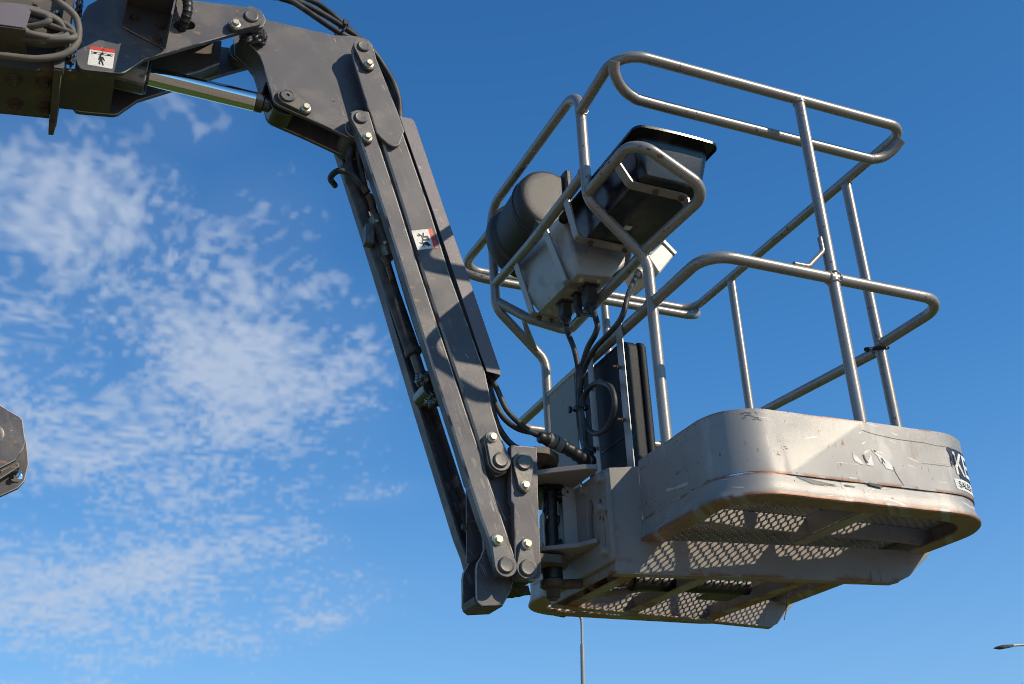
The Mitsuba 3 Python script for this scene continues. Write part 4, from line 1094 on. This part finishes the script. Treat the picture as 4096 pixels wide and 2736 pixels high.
bead = noisy(tube(curve([(-1.125, 0.03, 1.258), (-1.09, 0.029, 1.28), (-1.06, 0.029, 1.306), (-1.036, 0.029, 1.326)]), 0.006, 10), 0.001, 90)
obj('weld_bead', bead, 'm_dark', bh)
pinned(bh, (-0.978, 1.390), 0.0195, (-1.017, 1.351), YF, ra=0.0305, rb=0.0185, pt=0.016)
obj('spacer', rod((-0.972, 0.048, 1.400), (-0.972, 0.0795, 1.400), 0.036, 28), 'm_dark', bh)
obj('spacer', rod((-0.972, -0.0795, 1.400), (-0.972, -0.048, 1.400), 0.030, 28), 'm_dark', bh)
obj('top_plate', hull([(x, y, z + dz) for (x, z) in [(-1.33, 1.345), (-1.05, 1.395)] for y in (-0.0795, 0.0795) for dz in (0, 0.006)]), 'm_grime', bh)
# cylinder
cy = obj('cylinder_barrel', rod((-1.38, 0, 1.214), (-1.2165, 0, 1.2065), 0.0535, 40, 0.003), 'm_dark', bh, 35)
obj('gland', rod((-1.2163, 0, 1.2065), (-1.210, 0, 1.206), 0.0505, 40, 0.002), 'm_black', cy)
obj('chrome_rod', rod((-1.211, 0, 1.2062), (-0.925, 0, 1.1985), 0.0262, 48, 0.001), 'm_chrome', bh, 35, label='bright chrome cylinder rod')
obj('rod_end', cat(rod((-0.934, 0, 1.199), (-0.912, 0, 1.198), 0.0278, 32), rod((-0.912, 0, 1.198), (-0.885, 0, 1.197), 0.022, 24), rod((-0.857, -0.03, 1.195), (-0.857, 0.03, 1.195), 0.042, 28)), 'm_grease', bh)
# grease
for i, (c, s) in enumerate([((-0.955, -0.062, 1.362), (0.022, 0.016, 0.016)), ((-0.938, -0.060, 1.372), (0.014, 0.012, 0.022)), ((-0.978, -0.064, 1.352), (0.016, 0.012, 0.012)), ((-1.402, -0.085, 1.155), (0.010, 0.02, 0.026)), ((-1.398, -0.09, 1.130), (0.008, 0.014, 0.018)), ((-1.401, -0.085, 1.30), (0.008, 0.02, 0.03))]):
    obj('grease', noisy(blob(c, s, i + 11, 0.7), 0.003, 130, i), 'm_grease', bh, 50)
# man decal
MD = [(-1.360, 1.1815), (-1.302, 1.1875), (-1.301, 1.1265), (-1.360, 1.1235)]
c = np.array(MD)
f_ = lambda x, y_: tuple(((1 - x) * (1 - y_) * c[3] + x * (1 - y_) * c[2] + x * y_ * c[1] + (1 - x) * y_ * c[0]))
dk = plate('warning_decal', [f_(a, b) for a, b in sq.exterior.coords[:-1]], YF - 0.0006, YF - 0.0002, 'm_white', parent=bh, bevel=0, label='white overhead barrier decal with a red band and a walking figure')
decal(dk, MD, YF - 0.0006, [(head_, 'm_red', 1, 'red_band'), (tri_line, 'm_ink', 2, 'print'), (barline, 'm_ink', 1, 'pictogram'), (arrow, 'm_ink', 1, 'pictogram'), (man, 'm_ink', 1, 'pictogram')])
# hanging channel bracket on the near cheek plate, open towards the camera
hb = obj('channel_bracket', poly_mesh([(-1.300, 1.440), (-1.294, 1.262), (-1.187, 1.222), (-1.172, 1.440)], -0.101, -0.0955, 0.001, 'y'), 'm_dark', bh, 30, label='folded channel bracket bolted on the near cheek plate')
obj('lip', hull([(x, y, z) for y in (-0.235, -0.1012) for (x, z) in [(-1.3005, 1.44), (-1.2965, 1.44), (-1.2945, 1.262), (-1.2905, 1.262)]]), 'm_dark', hb)
obj('lip', hull([(x, y, z) for y in (-0.235, -0.1012) for (x, z) in [(-1.173, 1.44), (-1.169, 1.44), (-1.1875, 1.222), (-1.1835, 1.222)]]), 'm_dark', hb)
obj('shelf', box(-1.2962, -1.1740, -0.25, -0.1013, 1.335, 1.340, 0.001), 'm_dark', hb)
for (x, z) in ((-1.268, 1.297), (-1.203, 1.290), (-1.207, 1.247)):
    obj('bolt', hexbolt((x, -0.101, z), NEAR, 0.0085, 0.008, 0.012), 'm_rusty', hb)
# stiffening web behind the loom
# flange plate and the boom tube left of it
obj('flange_plate', hull([(x, y, z) for (x, z) in [(-1.434, 1.345), (-1.416, 1.347), (-1.414, 1.062), (-1.431, 1.060)] for y in (-0.128, 0.104)]), 'm_grime', bh)
obj('flange_lug', hull([(-1.434, -0.132, 1.093), (-1.411, -0.132, 1.100), (-1.408, -0.132, 1.072), (-1.412, -0.132, 1.066), (-1.430, -0.132, 1.064), (-1.434, -0.10, 1.093), (-1.411, -0.10, 1.100), (-1.408, -0.10, 1.072), (-1.430, -0.10, 1.064)]), 'm_dark', bh)
obj('flange_tail', hull([(-1.433, 0.085, 1.075), (-1.415, 0.085, 1.078), (-1.431, 0.085, 1.050), (-1.416, 0.085, 1.052), (-1.433, 0.118, 1.075), (-1.415, 0.118, 1.078), (-1.430, 0.122, 1.045), (-1.418, 0.122, 1.047)]), 'm_grime', bh)
bt = obj('boom_tube', hull([(-1.434, -0.088, 1.083), (-2.3, -0.088, 0.965), (-1.434, 0.104, 1.083), (-2.3, 0.104, 0.965), (-1.434, -0.088, 1.40), (-2.3, -0.088, 1.28), (-1.434, 0.104, 1.40), (-2.3, 0.104, 1.28)]), 'm_grime', bh)
for (x, y) in ((-1.519, -0.048), (-1.452, -0.048), (-1.514, 0.052), (-1.446, 0.054)):
    z = 1.083 - (-1.434 - x) * 0.1363
    k = obj('nut', cat(lathe([(0.0185, 0), (0.0185, 0.002), (0.0165, 0.005)], (x, y, z), (0.13, 0, -1), 24), hexbolt((x + 0.0005, y, z - 0.004), (0.13, 0, -1), 0.0115, 0.0125, 0.0135), rod((x + 0.002, y, z - 0.016), (x + 0.0035, y, z - 0.026), 0.0075, 16)), 'm_rusty', bh)
for (x, z) in ((-1.500, 1.262), (-1.447, 1.252)):
    obj('bolt', cat(hexbolt((x, -0.088, z), NEAR, 0.012, 0.010, 0.016), rod((x, -0.10, z), (x, -0.112, z), 0.006, 14)), 'm_pin', bh)
# sheet cover in front of the boom tube
sc = obj('sheet_cover', poly_mesh([(-2.2, 1.03), (-1.5015, 1.1125), (-1.4985, 1.165), (-1.508, 1.178), (-2.2, 1.115)], -0.192, -0.189, 0.0008, 'y'), 'm_purple', bh, 30, label='folded sheet cover over the cable coil')
obj('fold', hull([(-2.2, -0.1885, 1.027), (-1.5015, -0.1885, 1.1095), (-1.4955, -0.062, 1.1095), (-2.2, -0.062, 1.027), (-2.2, -0.1885, 1.030), (-1.5015, -0.1885, 1.1125), (-1.4955, -0.062, 1.1125), (-2.2, -0.062, 1.030)]), 'm_grime', sc)

# ================================================================ LOOSE CABLES ON THE BOOM
cl = thing('cable_coil', 'coil of grey cable hanging out of the sheet cover at the upper left', 'cable coil')
Ls = [(0.085, 0.047, -0.176, 1.163, -1.497), (0.098, 0.050, -0.160, 1.172, -1.505), (0.076, 0.028, -0.178, 1.168, -1.498), (0.090, 0.034, -0.168, 1.158, -1.490), (0.055, 0.020, -0.183, 1.170, -1.512), (0.092, 0.030, -0.172, 1.145, -1.487), (0.080, 0.040, -0.146, 1.160, -1.500)]
for i, (rx, rz, y, cz, cx) in enumerate(Ls):
    a = np.linspace(0, 2 * np.pi, 49)[:-1]
    tiltz = 0.10
    ring = np.stack([cx + rx * np.cos(a), y + 0.022 + 0.012 * np.sin(a + i) + 0.006 * np.cos(2 * a + i), cz + rz * np.sin(a) + tiltz * rx * np.cos(a) * (0.3 if i % 2 else -0.2)], 1)
    ring = np.vstack([ring, ring[:1]])
    scene[numbered(cl + '__turn')] = mikit.ply(tube(ring, 0.0078, 14, False), 'm_coil', 40)
big = curve([(-1.62, -0.15, 1.30), (-1.52, -0.16, 1.275), (-1.468, -0.16, 1.254), (-1.414, -0.158, 1.222), (-1.395, -0.155, 1.194), (-1.388, -0.152, 1.150), (-1.396, -0.15, 1.120), (-1.415, -0.148, 1.095), (-1.446, -0.145, 1.078), (-1.485, -0.14, 1.068), (-1.56, -0.13, 1.065)])
scene[cl + '__outer_turn'] = mikit.ply(tube(big, 0.0085, 14), 'm_coil', 40)
k = thing('loom_hose', 'black split loom hose entering the slot in the boom plate', 'hose')
lp = curve([(-1.162, -0.135, 1.46), (-1.154, -0.134, 1.395), (-1.145, -0.132, 1.362), (-1.143, -0.128, 1.337), (-1.146, -0.115, 1.318), (-1.150, -0.095, 1.308), (-1.155, -0.06, 1.300)], 10)
scene[k] = mikit.ply(tube(lp, 0.0125 + 0.0012 * (np.arange(len(lp)) % 5 == 0), 16), 'm_black', 30)
for i, (pts, lab) in enumerate([([(-0.98, -0.03, 1.57), (-0.899, -0.03, 1.560), (-0.855, -0.03, 1.556), (-0.829, -0.03, 1.545), (-0.738, -0.03, 1.497), (-0.690, -0.026, 1.482), (-0.645, -0.02, 1.480), (-0.605, -0.01, 1.462), (-0.570, 0.0, 1.425), (-0.540, 0.0, 1.370), (-0.525, 0.0, 1.315), (-0.520, 0.0, 1.24), (-0.50, 0.0, 1.15)], 'nearest of three rubber hoses arching over the knuckle'),
                                ([(-0.95, 0.0, 1.575), (-0.869, 0.0, 1.592), (-0.837, 0.0, 1.592), (-0.759, 0.0, 1.568), (-0.699, 0.0, 1.540), (-0.640, 0.005, 1.510), (-0.598, 0.010, 1.470), (-0.565, 0.02, 1.415), (-0.540, 0.022, 1.355), (-0.528, 0.022, 1.29), (-0.515, 0.02, 1.17)], 'middle one of three rubber hoses arching over the knuckle'),
                                ([(-0.90, 0.03, 1.66), (-0.800, 0.03, 1.640), (-0.753, 0.03, 1.624), (-0.692, 0.03, 1.580), (-0.651, 0.03, 1.547), (-0.600, 0.03, 1.495), (-0.570, 0.035, 1.44), (-0.546, 0.04, 1.37), (-0.53, 0.04, 1.30), (-0.515, 0.04, 1.17)], 'farthest of three rubber hoses arching over the knuckle')]):
    cable('rubber_hose', pts, 0.0088, lab, 'm_hose', 'hose')
k = thing('cable_tie', 'black cable tie round the hoses above the knuckle', 'cable tie')
a = np.linspace(0, 2 * np.pi, 29)[:-1]
ring = np.stack([-0.705 + 0.012 * np.cos(a), 0.0 + 0.045 * np.sin(a), 1.525 + 0.026 * np.cos(a) + 0.035 * np.sin(a)], 1)
scene[k + '__band'] = mikit.ply(tube(np.vstack([ring, ring[:1]]), 0.0028, 8, False), 'm_black', 40)
scene[k + '__head'] = mikit.ply(box(-0.706, -0.690, -0.035, -0.020, 1.520, 1.540, 0.002), 'm_black', 30)
for pts, r, lab in [([(-0.31, -0.04, 0.52), (-0.284, -0.04, 0.456), (-0.267, -0.045, 0.418), (-0.244, -0.05, 0.360), (-0.209, -0.06, 0.318), (-0.180, -0.07, 0.295), (-0.150, -0.078, 0.282)], 0.0072, 'near rubber hose running from the cover foot into the taped sleeve'),
                    ([(-0.30, -0.01, 0.52), (-0.278, -0.01, 0.467), (-0.264, -0.01, 0.409), (-0.243, -0.02, 0.352), (-0.212, -0.04, 0.316), (-0.172, -0.06, 0.300), (-0.140, -0.075, 0.288)], 0.0072, 'middle rubber hose running from the cover foot into the taped sleeve'),
                    ([(-0.29, -0.02, 0.45), (-0.277, -0.02, 0.400), (-0.262, -0.02, 0.338), (-0.240, -0.02, 0.298), (-0.215, -0.02, 0.275), (-0.18, -0.02, 0.262), (-0.15, -0.01, 0.262)], 0.0080, 'short dark hose tucked behind the jib foot')]:
    cable('sleeve_hose', pts, r, lab, 'm_hose', 'hose')

# ================================================================ PLATFORM ROTATOR CYLINDER
rc_ = thing('rotator_cylinder', 'rusty black cylinder with a rod eye under the basket floor', 'hydraulic cylinder')
obj('rod_eye', cat(lathe([(0.026, 0), (0.030, 0.003), (0.030, 0.017), (0.026, 0.02)], (-0.117, 0, -0.082), (0, 0, 1), 28), rod((-0.09, 0, -0.071), (0.115, 0.0, -0.050), 0.0125, 20)), 'm_rusty', rc_)
obj('nut', cat(hexbolt((-0.117, 0, -0.081), (0, 0, -1), 0.0175, 0.022, 0.025), rod((-0.117, 0, -0.104), (-0.117, 0, -0.112), 0.0125, 20)), 'm_rusty', rc_)
obj('barrel', cat(rod((0.113, 0, -0.0505), (0.47, 0.01, -0.040), 0.0225, 28), rod((0.108, 0, -0.0507), (0.120, 0, -0.0505), 0.0255, 28)), 'm_black', rc_)
obj('bracket', box(0.36, 0.46, 0.03, 0.10, -0.060, -0.055, 0.001), 'm_grime', rc_)
cable('floor_hose', [(-0.02, -0.06, 0.02), (0.0, -0.02, -0.03), (0.03, 0.03, -0.065), (0.08, 0.05, -0.068), (0.14, 0.03, -0.062), (0.22, 0.02, -0.052)], 0.0085, 'wrapped hose curving under the mesh floor', 'm_coil', 'hose')
cable('floor_hose', [(-0.04, -0.05, 0.03), (-0.015, 0.0, -0.02), (0.01, 0.07, -0.06), (0.05, 0.09, -0.065), (0.10, 0.08, -0.06)], 0.0085, 'second hose under the floor, close to the pivot nut', 'm_coil', 'hose')
cable('loose_wire', [(0.706, 0.15, 0.02), (0.705, 0.152, -0.02), (0.695, 0.15, -0.055), (0.681, 0.15, -0.089)], 0.0011, 'thin loose wire hanging below the basket floor', 'm_black', 'wire', 6, 8)

# ================================================================ LOWER BOOM END at the left edge
lb = thing('lower_boom_end', 'rounded dark end of the lower boom at the left edge', 'boom')
p1 = [(-1.70, 0.26), (-1.50, 0.262), (-1.418, 0.220), (-1.377, 0.199), (-1.369, 0.192), (-1.3635, 0.17), (-1.357, 0.145), (-1.3585, 0.127), (-1.370, 0.101), (-1.396, 0.081), (-1.43, 0.068), (-1.50, 0.06), (-1.70, 0.06)]
p2 = [(-1.70, 0.22), (-1.45, 0.215), (-1.375, 0.195), (-1.358, 0.178), (-1.349, 0.143), (-1.345, 0.121), (-1.348, 0.084), (-1.3585, 0.068), (-1.390, 0.047), (-1.43, 0.040), (-1.70, 0.03)]
plate('near_cheek', p1, -0.0475, -0.0345, parent=lb)
plate('far_cheek', p2, 0.0345, 0.0475, parent=lb)
plate('inner_web', [(-1.70, 0.20), (-1.45, 0.20), (-1.378, 0.185), (-1.366, 0.15), (-1.40, 0.11), (-1.70, 0.07)], 0.0, 0.02, 'm_grime', lb)
plate('stay', [(-1.70, -0.03), (-1.45, 0.055), (-1.366, 0.118), (-1.362, 0.108), (-1.44, 0.035), (-1.70, -0.055)], 0.012, 0.0342, 'm_dark', lb)
obj('pin', lathe([(0.026, 0), (0.026, 0.004), (0.02, 0.006)], (-1.425, -0.0475, 0.150), NEAR, 28), 'm_pin', lb)
obj('bolt', cat(lathe([(0.0125, 0), (0.0125, 0.003), (0.009, 0.005)], (-1.365, 0.0342, 0.092), NEAR, 24), rod((-1.365, 0.03, 0.092), (-1.365, 0.016, 0.092), 0.0065, 16)), 'm_chrome', lb)

# ================================================================ STREET LAMPS
la = thing('street_lamp', 'grey street lamp with a tapered pole rising behind the basket', 'street lamp', 'street lamps')
base, j_, tp = np.array([9.85, 20, GROUND_Z]), np.array([10.176, 20, 4.06]), np.array([10.200, 20, 4.50])
obj('lower_pole', rod(base, j_, 0.050, 20), 'm_lamp', la)
obj('upper_pole', tube(np.vstack([[j_], curve([tp, (10.195, 20, 4.62), (10.15, 20, 4.70), (10.04, 20, 4.76), (9.80, 20, 4.79)], 6)]), 0.034, 14), 'm_lamp', la, 40)
obj('lamp_head', hull([(9.86, 19.93, 4.74), (9.86, 20.07, 4.74), (9.86, 19.93, 4.80), (9.86, 20.07, 4.80), (9.56, 19.90, 4.690), (9.56, 20.10, 4.690), (9.52, 19.95, 4.70), (9.52, 20.05, 4.70), (9.60, 19.9, 4.75), (9.60, 20.1, 4.75), (9.80, 19.9, 4.66), (9.80, 20.1, 4.66)]), 'm_hose', la)
la2 = thing('street_lamp', 'street lamp head on an arm reaching in from the right edge', 'street lamp', 'street lamps')
obj('arm', tube(curve([(25.25, 22, 5.015), (25.9, 22, 5.07), (27.2, 22, 5.05), (27.5, 22, 4.8), (27.55, 22, 4.0), (27.6, 22, GROUND_Z)], 8), 0.035, 14), 'm_lamp', la2, 40)
obj('lamp_head', hull([(24.70, 21.9, 4.935), (24.70, 22.1, 4.935), (24.85, 21.85, 5.00), (24.85, 22.15, 5.00), (25.30, 21.88, 5.04), (25.30, 22.12, 5.04), (25.35, 21.9, 4.98), (25.35, 22.1, 4.98), (25.0, 21.85, 4.925), (25.0, 22.15, 4.925)]), 'm_hose', la2)
